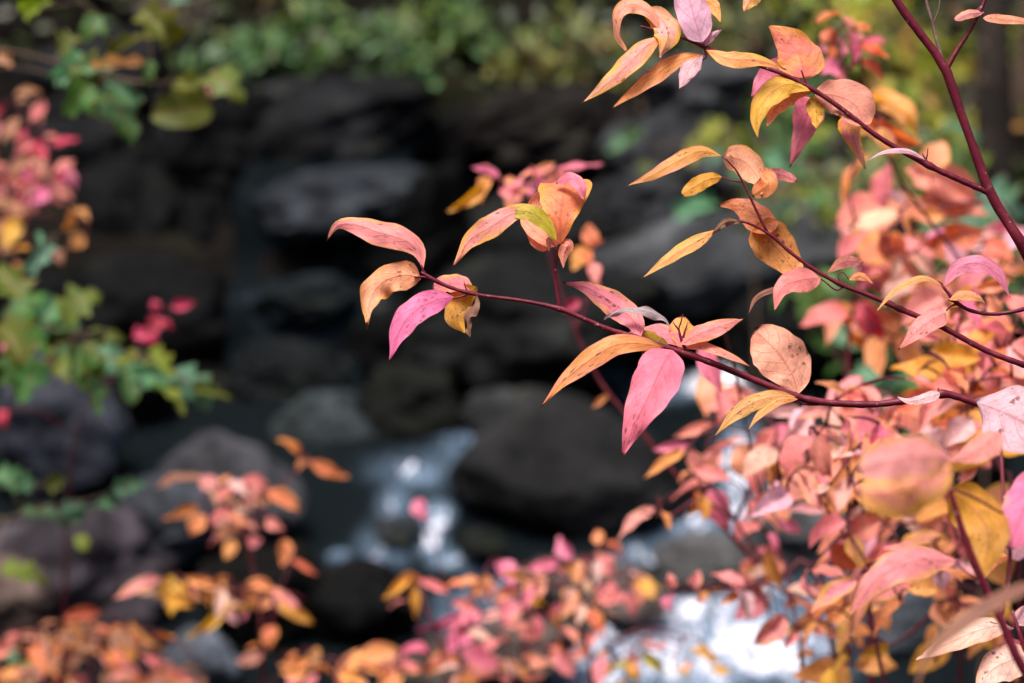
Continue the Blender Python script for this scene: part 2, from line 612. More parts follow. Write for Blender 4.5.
DK_SHADE, MD, BL, PU, BR, LT = (.0035, .0035, .004), (.032, .031, .032), (.040, .050, .062), (.045, .040, .048), (.060, .046, .040), (.095, .098, .108)  # the first, near-black tone has the shade of the gaps put into it
B = [
    # px, py, w, h, y, colour, label, tilt, seed
    (330, 128, 250, 110, 11.6, (.03, .031, .035), 'broad dark grey boulder at the top of the bank, under the green undergrowth', 8, 1),
    (215, 150, 150, 130, 11.3, DK_SHADE, 'shade-darkened boulder at upper left, right of the hanging green maple leaves', -12, 2),
    (545, 130, 190, 84, 11.5, (.042, .036, .033), 'brownish low boulder above the pink and orange leaf cluster', 5, 3),
    (455, 150, 90, 80, 11.7, DK_SHADE, 'small shade-darkened boulder wedged between two wide boulders at the top', 0, 4),
    (700, 92, 130, 70, 11.8, LT, 'pale grey boulder showing behind the topmost twig of leaves', 6, 5),
    (690, 160, 170, 90, 11.1, (.05, .052, .058), 'mid grey boulder with bright green leaves growing over it', -6, 6),
    (345, 205, 190, 74, 10.45, (.036, .042, .052), 'flat blue-grey slab over which the upper cascade spills', 4, 7),
    (120, 250, 150, 150, 10.7, DK_SHADE, 'large shade-darkened boulder behind the small crimson leaves on the left', 10, 8),
    (215, 300, 90, 190, 10.5, (.006,.006,.007), 'tall shade-darkened rock face left of the cascade', 4, 9),  # shade of the dark gap put into the rock colour
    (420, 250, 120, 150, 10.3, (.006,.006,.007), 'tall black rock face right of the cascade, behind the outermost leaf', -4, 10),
    (540, 250, 170, 110, 10.4, (.030, .032, .035), 'dark boulder right behind the upright orange leaf', 0, 11),
    (720, 262, 360, 96, 9.9, (.075, .08, .088), 'long smooth grey boulder sloping down to the right across the middle', 18, 12),
    (620, 215, 130, 80, 10.6, (.045, .047, .052), 'rounded grey boulder behind the long orange leaf tips', 12, 13),
    (530, 322, 270, 120, 9.6, (.024, .025, .027), 'wide dark boulder behind the middle of the hanging branch', 6, 14),
    (810, 325, 180, 90, 9.6, (.026, .028, .03), 'dark boulder behind the oval salmon leaf', 14, 15),
    (300, 300, 110, 50, 10.02, (.028, .038, .045), 'wet blue-grey stone splitting the upper cascade', 5, 16),
    (285, 375, 120, 60, 9.6, (.022, .027, .030), 'low wet stone at the foot of the cascade', -5, 17),
    (316, 430, 112, 76, 9.0, (.040, .050, .054), 'flat bluish stone with a pale top in the middle pool', 8, 18),
    (408, 408, 120, 84, 9.1, (.024, .026, .022), 'dark mossy stone beside the flat bluish stone', -4, 19),
    (492, 416, 78, 46, 9.0, (.045, .047, .050), 'small grey rounded stone at the head of the blue rapids', 4, 20),
    (572, 474, 262, 140, 8.3, (.038, .038, .040), 'biggest dark boulder, above the pink leaves and right of the rapids', -16, 21),
    (575, 424, 100, 44, 8.8, (.05, .052, .055), 'grey stone ridge on the back of the biggest boulder', -12, 22),
    (50, 435, 160, 150, 8.4, (.055, .060, .078), 'rounded blue-grey boulder at the left edge below the green sprig', 8, 24),
    (225, 500, 150, 112, 8.0, (.075, .074, .085), 'pale-topped boulder behind the orange shrub at lower left', -4, 25),
    (165, 520, 110, 84, 7.8, (.055, .062, .075), 'low blue-grey boulder left of the pale-topped one', 6, 26),
    (80, 575, 210, 130, 7.5, (.050, .042, .050), 'wide purplish slab above the brown leaf litter at lower left', 6, 27),
    (0, 596, 100, 64, 7.1, (.15, .105, .09), 'tan brown stone cut by the lower left edge', 0, 28),
    (206, 665, 78, 66, 6.9, (.11, .125, .155), 'round blue-grey cobble near the bottom left', 0, 29),
    (265, 600, 130, 120, 7.3, (.014, .013, .012), 'black stone under the lower left orange shrub', 0, 30),
    (365, 610, 120, 90, 7.3, (.012, .012, .012), 'black wet stone in the shade left of the foaming water', 0, 31),
    (500, 655, 190, 56, 6.8, (.11, .09, .078), 'brownish grey stone low among the pink leaves at the bottom', 8, 32),
    (590, 590, 160, 44, 7.45, (.13, .10, .092), 'pinkish brown flat stone above the widest foam', -10, 33),
    (705, 562, 110, 46, 7.7, (.12, .12, .12), 'light grey stone beside the narrow white chute', 0, 34),
    (900, 610, 90, 90, 7.2, (.12, .14, .165), 'bluish grey stone seen through leaves at lower right', 0, 35),
    (850, 450, 130, 90, 8.6, (.06, .062, .066), 'grey stone right of the foam, under the pale oval leaf', 0, 36),
    (900, 480, 200, 130, 8.3, (.025, .024, .024), 'dark boulder hidden deep behind the right-hand shrubs', 0, 37),
    (800, 545, 120, 80, 7.9, (.10, .10, .105), 'grey stone behind the twiggy pink leaves at lower right', 0, 38),
    (395, 530, 50, 22, 8.0, (.04, .045, .05), 'small wet stone standing in the blue rapids', 0, 39),
    (480, 545, 54, 24, 7.8, (.03, .035, .03), 'small greenish stone at the lower end of the blue rapids', 0, 40),
    (30, 330, 200, 120, 9.6, DK_SHADE, 'shade-darkened boulder at the left edge behind the green sprig', 0, 41),
    (120, 405, 140, 90, 9.2, DK_SHADE, 'low shade-darkened boulder behind the blue-grey left boulder', 0, 42),
    (830, 210, 150, 110, 10.9, (.06, .062, .066), 'grey mossy boulder seen between the orange leaves at upper right', 0, 43),
    (940, 330, 240, 180, 9.8, (.02, .02, .02), 'large dark boulder at the right edge behind the shrubs', 0, 44),
    (60, 190, 200, 120, 11.4, (.02, .021, .024), 'dark boulder at the upper left edge behind the pink shrub', 20, 45),
    (150, 320, 190, 120, 10.2, DK_SHADE, 'shade-darkened boulder behind the crimson seedling', 5, 48),
    (165, 400, 150, 60, 9.7, DK_SHADE, 'low shade-darkened stone under the crimson seedling', 5, 49),
    (395, 350, 90, 80, 9.75, DK_SHADE, 'small shade-darkened boulder at the foot of the cascade, behind the magenta leaf', 5, 50),
    (975, 560, 180, 150, 7.6, (.03, .028, .028), 'dark stone at the lower right edge behind the yellow leaves', 0, 46),
    (110, 90, 200, 110, 12.2, (.03, .03, .033), 'dark boulder at the top left behind the green maple leaves', 0, 47),
]
for (px, py, w, h, y, col, lab, tl, sd_) in B:
    col = tuple(q * (.31 if max(col) < .048 else .6) for q in col) if col is not DK_SHADE else col
    if sd_ in (24, 25, 26, 27, 28, 29, 18): col = tuple(q * 1.3 for q in col)
    boulder(px, py, w, h, y, col, lab, tl, seed=sd_, deep=.36 if sd_ in (12, 15) else .8, rough=.10 if sd_ in (12, 21, 24, 25) else .17)

# ------------------------------------------------------------------ leaves
PROFILE = [(0, .02), (.04, .20), (.10, .48), (.18, .74), (.28, .93), (.38, 1.0), (.5, .96), (.62, .82), (.74, .58), (.84, .33), (.92, .14), (.97, .05), (1, .0)]
BLUNT = [(0, .02), (.04, .26), (.10, .50), (.2, .75), (.34, .94), (.5, 1.0), (.65, .97), (.78, .85), (.88, .65), (.95, .42), (.985, .22), (1, .0)]
WIDE = [(0, .05), (.03, .42), (.08, .72), (.16, .92), (.26, 1.0), (.4, .97), (.55, .82), (.7, .58), (.83, .33), (.92, .15), (.97, .06), (1, .0)]


TOP = [(0, .02), (.1, .27), (.25, .56), (.45, .86), (.62, 1.0), (.78, .96), (.9, .76), (1, .34)]


def prof(tab, v):
    for (a, x), (b, y) in zip(tab, tab[1:]):
        if v <= b:
            return x + (y - x) * (v - a) / (b - a)
    return 0.0


COL = {  # ground colour, blotch colour, how much blotch
    'P': ((.88, .29, .28), (.88, .42, .14), .38), 'A': ((.90, .52, .42), (.88, .40, .24), .35),
    'M': ((.84, .22, .34), (.88, .36, .26), .3),
    'D': ((.62, .06, .13), (.70, .12, .16), .3),
    'S': ((.90, .36, .24), (.88, .40, .09), .36),
    'O': ((.88, .37, .12), (.88, .30, .18), .42),
    'R': ((.84, .23, .12), (.84, .38, .06), .40),
    'Y': ((.80, .42, .06), (.60, .28, .04), .4),
    'L': ((.88, .52, .55), (.88, .40, .32), .28),
    'V': ((.80, .45, .53), (.62, .30, .38), .35),
    'W': ((.42, .40, .42), (.30, .22, .20), .4),
    'B': ((.22, .11, .07), (.34, .17, .09), .4),
    'U': ((.88, .32, .27), (.86, .22, .22), .4),
    'Q': ((.88, .36, .32), (.84, .44, .08), .5),     # pink with yellow
    'T': ((.90, .40, .15), (.70, .46, .06), .38),     # orange with olive
    'E': ((.42, .34, .03), (.66, .34, .06), .35),     # olive
    'g': ((.04, .17, .035), (.08, .20, .02), .4),
    'G': ((.12, .32, .17), (.07, .24, .07), .4),
    'h': ((.11, .17, .02), (.16, .17, .02), .4),
    'j': ((.24, .32, .04), (.3, .26, .03), .4),
    't': ((.52, .26, .15), (.40, .20, .08), .4),      # tan litter
}


def paint(o, code, rnd, dry=None, bias=None):
    ca, cb, b = COL[code]
    j = rnd.uniform(.86, 1.1)
    o['ca'] = [min(.92, ca[0] * j), ca[1] * j * rnd.uniform(.85, 1.15), ca[2] * j * rnd.uniform(.85, 1.15)]
    o['cb'] = [min(.92, cb[0] * j), cb[1] * j, cb[2] * j]
    o['leafpar'] = [(bias if bias is not None else b) + .07, rnd.random(), dry if dry is not None else rnd.random() ** 2]


HRND = random.Random(11)


def hero_leaf(parent, pts, w, code, roll=0, fold=14, d=FOCUS, tab=PROFILE, cup=.10, wave=.06, dry=None, bias=None, twist=0, label=None, mat=None):
    """a leaf of its own: its midrib runs through pts (pixel x, pixel y, millimetres further away)"""
    rnd = HRND
    C3 = []
    for q in pts:
        dz = (q[2] if len(q) > 2 else 0) / 1000.0
        C3.append(P(q[0], q[1], d + dz + (pts[0][1] - q[1]) * K * d * .45))
    n, m = 26, 12
    cs = catmull(C3, n)
    base = cs[0]
    hw = w * .95 * K * d
    s_ = (cs[-1] - cs[0]).cross(cs[n // 2] - CAM)
    r0 = math.radians(abs(roll)) * (1 if s_.z > 0 else -1)
    V, F, uv = [], [], []
    ph, ph2 = rnd.uniform(0, 6.28), rnd.uniform(0, 6.28)
    for i, c in enumerate(cs):
        v = i / n
        t = (cs[min(i + 1, n)] - cs[max(i - 1, 0)]).normalized()
        vd = (c - CAM).normalized()
        s0 = t.cross(vd).normalized()
        n0 = s0.cross(t).normalized()
        r = r0 + math.radians(twist) * (v - .4)
        S = s0 * math.cos(r) + n0 * math.sin(r)
        Nn = S.cross(t).normalized()
        ww = hw * prof(tab, v) / max(.45, math.cos(r0))
        fo = math.radians(fold)
        for k in range(m + 1):
            u = k / m * 2 - 1
            au = abs(u)
            lat = u * ww * math.cos(fo)
            up = au * ww * math.sin(fo) - cup * ww * au * au
            up += wave * 1.7 * hw * au * au * (math.sin(v * 13 + ph + (0 if u > 0 else 2)) + .6 * math.sin(v * 23 + ph2))
            # raised blade between the side veins
            up += .014 * hw * math.sin((v - .3 * au ** 1.25) * 6.28 * 6) * (1 - au) * 3 * au
            jag = 1 + .05 * math.sin(v * 9 + ph * (1 if u > 0 else 2)) * au + .025 * math.sin(v * 31 + ph2 + u) * au
            V.append(tuple(c + S * (lat * jag) + Nn * up - base))
            uv.append((k / m, v))
    for i in range(n):
        for k in range(m):
            a = i * (m + 1) + k
            F.append((a, a + 1, a + m + 2, a + m + 1))
    o = mesh_obj('leaf', V, F, mat or M_LEAF, parent, base, uv=uv)
    paint(o, code, rnd, dry, bias)
    if label: o['label'] = label
    return o


# shared leaf shapes for the shrubs further back: unit length along X, blade up +Z
def proto_leaf(seed, hw=.25, tab=PROFILE, lobed=False):
    rnd = random.Random(seed)
    arch, fold, tw = rnd.uniform(-.1, 1.0), rnd.uniform(.05, .8), rnd.uniform(-1.3, 1.3)
    curl = rnd.uniform(-.4, .7)
    ph = rnd.uniform(0, 6.28)
    n, m = (30 if lobed else 14), 8
    V, F, uv = [], [], []
    ang = arch * .6
    x = z = 0.0
    cs = []
    for i in range(n + 1):
        cs.append((x, z, ang))
        x += math.cos(ang) / n
        z += math.sin(ang) / n
        ang -= (arch * 1.7 + (curl * 3 if i > n * .7 else 0)) / n
    L = math.hypot(cs[-1][0], cs[-1][1])
    a0 = math.atan2(cs[-1][1], cs[-1][0])
    for i, (x, z, an) in enumerate(cs):
        v = i / n
        w = prof(tab, v) * hw
        if lobed:
            w *= .62 + .75 * abs(2 * ((v * 3.2 + .35) % 1) - 1) ** 1.3
        tt = tw * (v - .3)
        for k in range(m + 1):
            u = k / m * 2 - 1
            f = fold
            ly, lz = u * w * math.cos(f), abs(u) * w * math.sin(f)
            lz += .03 * u * u * math.sin(v * 14 + ph + u)
            y_ = ly * math.cos(tt) - lz * math.sin(tt)
            z_ = ly * math.sin(tt) + lz * math.cos(tt)
            q = Vector((x - math.sin(an) * z_, y_, z + math.cos(an) * z_))
            # bring tip back on the X axis
            qx = (q.x * math.cos(a0) + q.z * math.sin(a0)) / L
            qz = (-q.x * math.sin(a0) + q.z * math.cos(a0)) / L
            V.append((qx, q.y, qz))
            uv.append((k / m, v))
    for i in range(n):
        for k in range(m):
            a = i * (m + 1) + k
            F.append((a, a + 1, a + m + 2, a + m + 1))
    me = bpy.data.meshes.new('leaf_shape')
    me.from_pydata(V, [], F)
    me.polygons.foreach_set('use_smooth', [True] * len(me.polygons))
    l = me.uv_layers.new(name='UVMap')
    buf = []
    for p in me.polygons:
        for vi in p.vertices:
            buf += uv[vi]
    l.data.foreach_set('uv', buf)
    return me


PROTO = [proto_leaf(i, .22 + .012 * (i % 6)) for i in range(16)]
for me in PROTO: me.materials.append(M_LEAF)
PROTO_G = [proto_leaf(50 + i, .38, WIDE if i % 3 else BLUNT, lobed=(i % 4 != 0)) for i in range(8)]
for me in PROTO_G: me.materials.append(M_GREEN)


def leaf_at(parent, b, t, hw, code, rnd, green=False, face=.55):
    """leaf from point b to point t, half width hw in metres, blade turned partly to the light and partly to the viewer"""
    me = rnd.choice(PROTO_G if green else PROTO)
    o = bpy.data.objects.new('leaf', me)
    C.objects.link(o)
    X = (t - b)
    L = X.length
    X = X / L
    view = (CAM - b).normalized()
    nrm = view * face + Vector((0, 0, 1)) * .5 + Vector((rnd.gauss(0, .45), rnd.gauss(0, .3), rnd.gauss(0, .35)))
    Z = nrm - X * nrm.dot(X)
    if Z.length < .05: Z = view.cross(X)
    Z.normalize()
    Y = Z.cross(X)
    R = Matrix((X, Y, Z)).transposed()
    o.rotation_euler = R.to_euler()
    ws = hw / (.36 if green else .25)
    o.scale = (L, ws, (L + ws) / 2)
    o.location = b
    put_under(o, parent)
    if code == 'S' and rnd.random() < .45: code = 'U'
    paint(o, code, rnd, bias=COL[code][2] + rnd.uniform(-.26, .12))
    return o


def shrub(name, label, cat, group, stems, leaves, fills, d, seed, root=None, stem_mat=None, green=False, twig_r=.0011, face=.55, dz=.18, droop=.35):
    """stems: polylines [(px,py,depth)...] with a radius in px; leaves: (bx,by,tx,ty,halfwidth,code[,depth]);
    fills: (cx,cy,rx,ry,n,length px,codes[,depth])"""
    rnd = random.Random(seed)
    if green and d < 3.4:
        leaves = [(q[0], q[1], q[0] + (q[2] - q[0]) * 1.15, q[1] + (q[3] - q[1]) * 1.15, q[4] * 1.2) + tuple(q[5:]) for q in leaves]
    stem_mat = stem_mat or M_STEM2
    V, F = [], []
    nodes = []
    first = None
    for (pts, r0, r1) in stems:
        c = [P(*q) for q in pts]
        if first is None: first = c[0]
        cs = catmull(c, max(8, 5 * len(c)))
        n = len(cs)
        sc = K * d
        tube(V, F, cs, [(r0 + (r1 - r0) * i / (n - 1)) * sc * (1 + .12 * math.sin(i * 2.1)) for i in range(n)], 7)
        nodes += cs
    root_pt = root if root is not None else first
    t = empty(name, root_pt)
    tag(t, label, cat, group)
    items = []
    for q in leaves:
        dd = q[6] if len(q) > 6 else d + rnd.uniform(-dz, dz) * .6
        items.append((q[0], q[1], q[2], q[3], q[4], q[5], dd))
    for q in fills:
        cx, cy, rx, ry, n, ln, codes = q[:7]
        dc = q[7] if len(q) > 7 else d
        for _ in range(n):
            a, rr = rnd.uniform(0, 6.28), math.sqrt(rnd.random())
            bx, by = cx + rx * rr * math.cos(a), cy + ry * rr * math.sin(a)
            l_ = ln * rnd.choice((rnd.uniform(.4, .8), rnd.uniform(.7, 1.1), rnd.uniform(.9, 1.35)))
            an = rnd.gauss(math.pi * (.5 if rnd.random() < droop else rnd.choice((0.12, .88))), .45)
            tx, ty = bx + l_ * math.cos(an), by + l_ * math.sin(an) * .9
            items.append((bx, by, tx, ty, l_ * rnd.uniform(.2, .3), rnd.choice(codes), dc + rnd.uniform(-dz, dz)))
    def nd(p):
        return min((p - q).length_squared for q in nodes)
    its = [(P(q[0], q[1], q[6]), q) for q in items]
    its.sort(key=lambda z: nd(z[0]))
    for b, q in its:
        near = min(nodes, key=lambda z: (z - b).length_squared)
        dist = (near - b).length
        sag = Vector((rnd.uniform(-.1, .1), rnd.uniform(-.1, .1), .12 + rnd.uniform(-.1, .1))) * dist
        mid = near.lerp(b, .5) + sag
        cs = catmull([near, mid, b], 5)
        if dist > .004:
            tube(V, F, cs, [twig_r * (1.25 - .1 * i) for i in range(6)], 5)
        nodes += cs[3:]
        l_px = math.hypot(q[2] - q[0], q[3] - q[1])
        sc = K * q[6]
        tilt = rnd.uniform(-.45, .45) * l_px * sc + (q[1] - q[3]) * sc * .35
        tpt = P(q[2], q[3], q[6] + tilt)
        leaf_at(t, b, tpt, q[4] * sc, q[5], rnd, green, face)
    # split the lists between the woody parts
    o = mesh_obj('stem', [tuple(Vector(v) - root_pt) for v in V], F, stem_mat, t, root_pt)
    return t
# ------------------------------------------------------------------ the sharp dogwood in front
D = FOCUS
RX = 1190                                             # the stem's foot, right of the frame
foot = Vector((.62, 1.75, ground(.62, 1.75) - .02))
hero = empty('dogwood_shrub', foot)
tag(hero, 'red-stemmed dogwood in sharp focus, reaching in from the right with pink and orange leaves', 'shrub')


def wood(name, parent, pts, radii, mat, seg=10, label=None, knots=()):
    """pts in pixels with depth; radii in pixels at each point, swelling a little at the nodes"""
    c = [q if isinstance(q, Vector) else P(q[0], q[1], D + (q[2] if len(q) > 2 else 0) / 1000) for q in pts]
    n = max(10, 9 * len(c))
    cs = catmull(c, n)
    rr = []
    # resample radii by arc length
    L = [0.0]
    for i in range(len(c) - 1): L.append(L[-1] + (c[i + 1] - c[i]).length)
    S = 0.0
    for i, p in enumerate(cs):
        s = L[-1] * i / n
        k = 0
        while k < len(L) - 2 and s > L[k + 1]: k += 1
        t = min(1, max(0, (s - L[k]) / max(1e-9, L[k + 1] - L[k])))
        r = (radii[k] + (radii[k + 1] - radii[k]) * t) * K * D
        for kp in knots:
            dd = (p - P(kp[0], kp[1], D)).length / (K * D)
            r *= 1 + kp[2] * math.exp(-(dd / 5.0) ** 2)
        r *= 1 + .05 * math.sin(i * 1.7) + .05 * noise.noise(Vector((i * .9, pts and len(c) * 1.3, 0)))
        rr.append(r)
    V, F = [], []
    tube(V, F, cs, rr, seg)
    o0 = cs[0]
    o = mesh_obj(name, [tuple(Vector(v) - o0) for v in V], F, mat, parent, o0)
    if label: o['label'] = label
    return o


def small(o, pts, r, mat=None):
    """a bud or petiole as more surface of the same branch"""
    me = o.data
    w = world_loc(o)
    bm = bmesh.new(); bm.from_mesh(me)
    V, F = [], []
    cs = catmull([P(q[0], q[1], D + (q[2] if len(q) > 2 else 0) / 1000) for q in pts], 10)
    tube(V, F, cs, [(r[0] + (r[1] - r[0]) * i / 10) * K * D for i in range(11)], 7)
    vs = [bm.verts.new(Vector(v) - w) for v in V]
    for f in F: bm.faces.new([vs[i] for i in f]).smooth = True
    bm.to_mesh(me); bm.free()


main = wood('stem', hero, [foot, P(1150, 620, 1.55), P(1085, 380, 1.46), (1024, 249), (1010, 226), (990, 193), (975, 152), (959, 108), (945, 68), (925, 40), (897, 2), (880, -30), (850, -90)],
            [9, 8, 6.8, 5.6, 5.3, 5.2, 4.6, 4.4, 4.6, 4.2, 4.0, 3.8, 3.4], M_STEM, 14, knots=((990, 193, .25), (945, 68, .22)))
twig_up = wood('branch', hero, [(946, 70), (956, 52), (970, 30), (984, 2), (992, -25)], [3.0, 2.4, 2.2, 2.0, 1.8], M_STEM)
twig_dry = wood('branch', hero, [(944, 64), (937, 42), (932, 22), (925, -4), (920, -30)], [1.9, 1.6, 1.5, 1.4, 1.2], M_TWIG, label='thin grey dead twig')
small(twig_dry, [(932, 25), (938, 12), (940, -2)], (1.0, .6))
small(twig_up, [(984, 2), (975, 12), (960, 16)], (1.2, .8))
small(twig_up, [(980, 10), (984, 16), (985, 20)], (1.2, .9))

bB = wood('branch', hero, [(990, 193), (960, 180), (928, 165), (880, 138), (846, 112), (820, 94), (790, 77), (760, 66), (730, 57), (705, 47), (680, 37), (655, 30), (640, 26)],
          [3.4, 3.1, 3.0, 2.7, 2.5, 2.4, 2.1, 2.0, 1.9, 2.2, 1.3, 1.1, .9], M_STEM, knots=((928, 165, .35), (812, 90, .3), (705, 47, .3)))
small(bB, [(931, 167), (926, 160), (922, 153)], (1.6, .5))
small(bB, [(925, 163), (927, 156), (928, 148)], (1.2, .4))
small(bB, [(815, 93), (806, 82), (801, 70)], (1.4, .8))
small(bB, [(812, 90), (795, 85), (785, 82)], (1.1, .8))
small(bB, [(705, 48), (706, 56), (702, 60)], (1.6, 1.2))
bC = wood('branch', hero, [P(1110, 430, D + .05), (1060, 378, 20), (1024, 365), (985, 350), (940, 326), (900, 309), (868, 295), (840, 284), (812, 268), (790, 252), (772, 236), (755, 226), (738, 221), (722, 226), (714, 230)],
          [5.0, 4.0, 3.2, 3.0, 3.0, 2.7, 2.4, 2.2, 2.0, 1.8, 1.6, 1.4, 1.3, 1.0, .8], M_STEM, knots=((900, 309, .3), (840, 284, .35), (772, 236, .3)))
small(bC, [(768, 234), (758, 214), (748, 193), (736, 170), (722, 156)], (1.5, .9))
small(bC, [(742, 182), (730, 180), (722, 177)], (1.0, .7))
small(bC, [(842, 285), (838, 276), (843, 272), (849, 280)], (.9, .5))
small(bC, [(845, 286), (836, 290), (824, 281), (819, 278)], (1.0, .7))
small(bC, [(902, 309), (888, 300), (874, 298)], (.8, .5))
bA = wood('branch', hero, [P(1120, 520, D + .05), (1075, 440, 15), (1020, 418, 5), (976, 403), (958, 397), (942, 394), (915, 399), (880, 404), (850, 404), (815, 401), (785, 392), (740, 374), (712, 363), (690, 355), (662, 346), (635, 337), (608, 329), (582, 318), (560, 309), (535, 303), (510, 299), (480, 295), (455, 289), (436, 281), (421, 272)],
          [5.0, 4.6, 4.0, 3.6, 3.6, 3.7, 3.3, 3.3, 3.4, 3.5, 3.3, 3.2, 3.2, 3.2, 2.8, 2.6, 2.5, 2.4, 2.5, 1.9, 1.8, 1.8, 1.9, 2.0, 1.5], M_STEM, 12,
          knots=((942, 394, .28), (900, 401, .12), (860, 404, .1), (740, 374, .14), (635, 337, .16), (510, 299, .16), (812, 402, .25), (690, 355, .25), (560, 309, .3), (470, 293, .3), (433, 279, .3)))
small(bA, [(690, 356), (683, 344), (679, 330), (681, 322), (683, 314)], (2.3, .4))
small(bA, [(683, 338), (686, 328), (688, 322)], (1.4, .3))
small(bA, [(679, 330), (675, 325), (673, 322)], (1.2, .3))
small(bA, [(815, 402), (800, 396), (795, 392)], (1.8, .9))
small(bA, [(822, 404), (805, 404), (790, 398), (780, 397)], (1.6, .8))
small(bA, [(436, 281), (424, 277), (414, 277)], (1.2, .9))
small(bA, [(430, 279), (424, 272), (421, 265)], (1.4, 1.0))
small(bA, [(470, 293), (460, 297), (452, 298)], (1.3, .9))
small(bA, [(660, 346), (668, 354), (672, 348)], (1.4, .9))
small(bA, [(468, 293), (465, 286), (464, 281)], (1.0, .3))
small(bA, [(942, 394), (939, 391), (938, 388)], (2.2, .7))
small(bA, [(640, 340), (643, 352), (655, 358), (680, 352)], (.9, 1.2))
tA = wood('branch', bA, [(560, 309), (557, 292), (555, 272), (556, 256), (556, 246)], [2.2, 1.8, 1.8, 1.7, 1.6], M_STEM, knots=((556, 272, .15), (556, 250, .3)))
bD = wood('branch', hero, [P(1110, 300, D + .06), (1060, 296, 15), (1024, 309), (995, 314), (972, 311), (957, 303), (948, 293), (942, 285)],
          [3.0, 2.6, 2.2, 2.0, 2.0, 2.0, 1.7, 1.2], M_STEM, knots=((955, 302, .3),))
small(bD, [(945, 289), (941, 283), (938, 281)], (1.4, .5))
small(bD, [(956, 303), (952, 301), (948, 300)], (1.5, .6))
small(bD, [(958, 304), (951, 306), (946, 311)], (1.4, .7))

H = hero_leaf
# outermost leaves of the lower branch
H(bA, [(423, 268), (418, 250, -4), (402, 239, -8), (378, 232, -6), (352, 224, 0), (336, 226, 6), (326, 242, 10)], 14, 'P', 12, 16, dry=1)
H(bA, [(420, 277), (405, 275, 2), (386, 280, 6), (372, 295, 8), (366, 325, 2)], 17, 'S', -12, 12, wave=.2, dry=1, tab=WIDE)
H(bA, [(454, 297), (436, 300, -6), (414, 311, -10), (400, 330, -8), (388, 363, 0)], 15, 'M', -20, 8, dry=0.25, bias=.18)
H(bA, [(472, 293, 3), (460, 284, 8), (445, 283, 14), (432, 286, 18)], 10, 'P', -35, 10, tab=BLUNT, dry=0.47)
H(bA, [(476, 287, 2), (462, 300, 14), (457, 318, 16), (466, 334, 12)], 15, 'Y', 24, 10, dry=0.69)
H(bA, [(478, 296, -2), (474, 306, -4), (467, 318, -3), (470, 338, 0)], 5.5, 'B', 40, 26, wave=.25)
# upright cluster on the short side shoot
H(tA, [(556, 246, 4), (541, 228, 14), (536, 205, 16), (545, 184, 8)], 18, 'S', 10, 8, dry=0.47, tab=WIDE, bias=.15)
H(tA, [(560, 244, -4), (560, 222, -12), (562, 200, -14), (565, 184, -8), (565, 176, 4)], 28, 'R', 8, 12, tab=TOP, wave=.05, dry=0.36, bias=.42)
H(tA, [(584, 200, -12), (580, 186, -14), (570, 178, -10), (556, 183, -2)], 7, 'M', 30, 10, tab=BLUNT, dry=0.25)
H(tA, [(556, 240, -14), (545, 223, -18), (530, 212, -20), (510, 211, -18), (500, 215, -14)], 9, 'E', 26, 12, tab=BLUNT, dry=0.36)
H(tA, [(531, 215, -10), (512, 214, -12), (490, 227, -10), (470, 240, -4), (452, 268, 4)], 12, 'Q', -18, 8, dry=1, bias=.42)
H(tA, [(556, 247, 2), (543, 238, 4), (528, 224, 8), (520, 205, 14)], 8, 'S', 20, 10, dry=0.91)
H(tA, [(559, 240, -2), (568, 244, -4), (564, 254, -2), (563, 269, 0)], 7, 'S', -14, 22, dry=1)
H(tA, [(556, 246, -6), (550, 240, -8), (549, 252, -6)], 4, 'S', 0, 20, dry=0.58)
# middle cluster
H(bA, [(641, 338, 2), (633, 320, 6), (612, 302, 6), (588, 288, 3), (562, 282, 0)], 14, 'P', -14, 14, dry=0.8)
H(bA, [(664, 347, -2), (636, 343, -8), (612, 346, -10), (588, 361, -8), (562, 382, -4), (540, 408, 2)], 12, 'O', 18, 12, dry=0.69)
H(bA, [(672, 330, -4), (662, 317, -6), (646, 311, -6), (628, 309, -3), (612, 314, 0), (603, 322, 3)], 5, 'W', 34, 26, wave=.3, label='dried grey curled leaf')
H(bA, [(690, 349, 4), (668, 335, 14), (642, 334, 20), (612, 343, 24)], 11, 'P', -40, 8, dry=0.36)
H(bA, [(684, 350, 6), (684, 336, 12), (680, 316, 18)], 15, 'O', 14, 12, tab=BLUNT, dry=0.47)
H(bA, [(668, 345, 4), (655, 344, 8), (644, 330, 8)], 11, 'E', 20, 16, tab=BLUNT, dry=0.8)
H(bA, [(680, 345, -2), (698, 334, -8), (718, 327, -8), (745, 318, -2)], 10, 'P', 24, 14, dry=0.47)
H(bA, [(682, 348, 0), (704, 346, -3), (728, 355, -5), (752, 367, -4)], 5, 'S', 40, 14, dry=0.47)
H(bA, [(672, 350, -3), (662, 366, -14), (648, 396, -18), (633, 428, -14), (622, 458, -4)], 25, 'M', 6, 10, tab=WIDE, dry=0.53, bias=.14)
H(bA, [(668, 352, 4), (652, 354, 10), (640, 376, 14)], 11, 'B', 20, 14, dry=0.69)
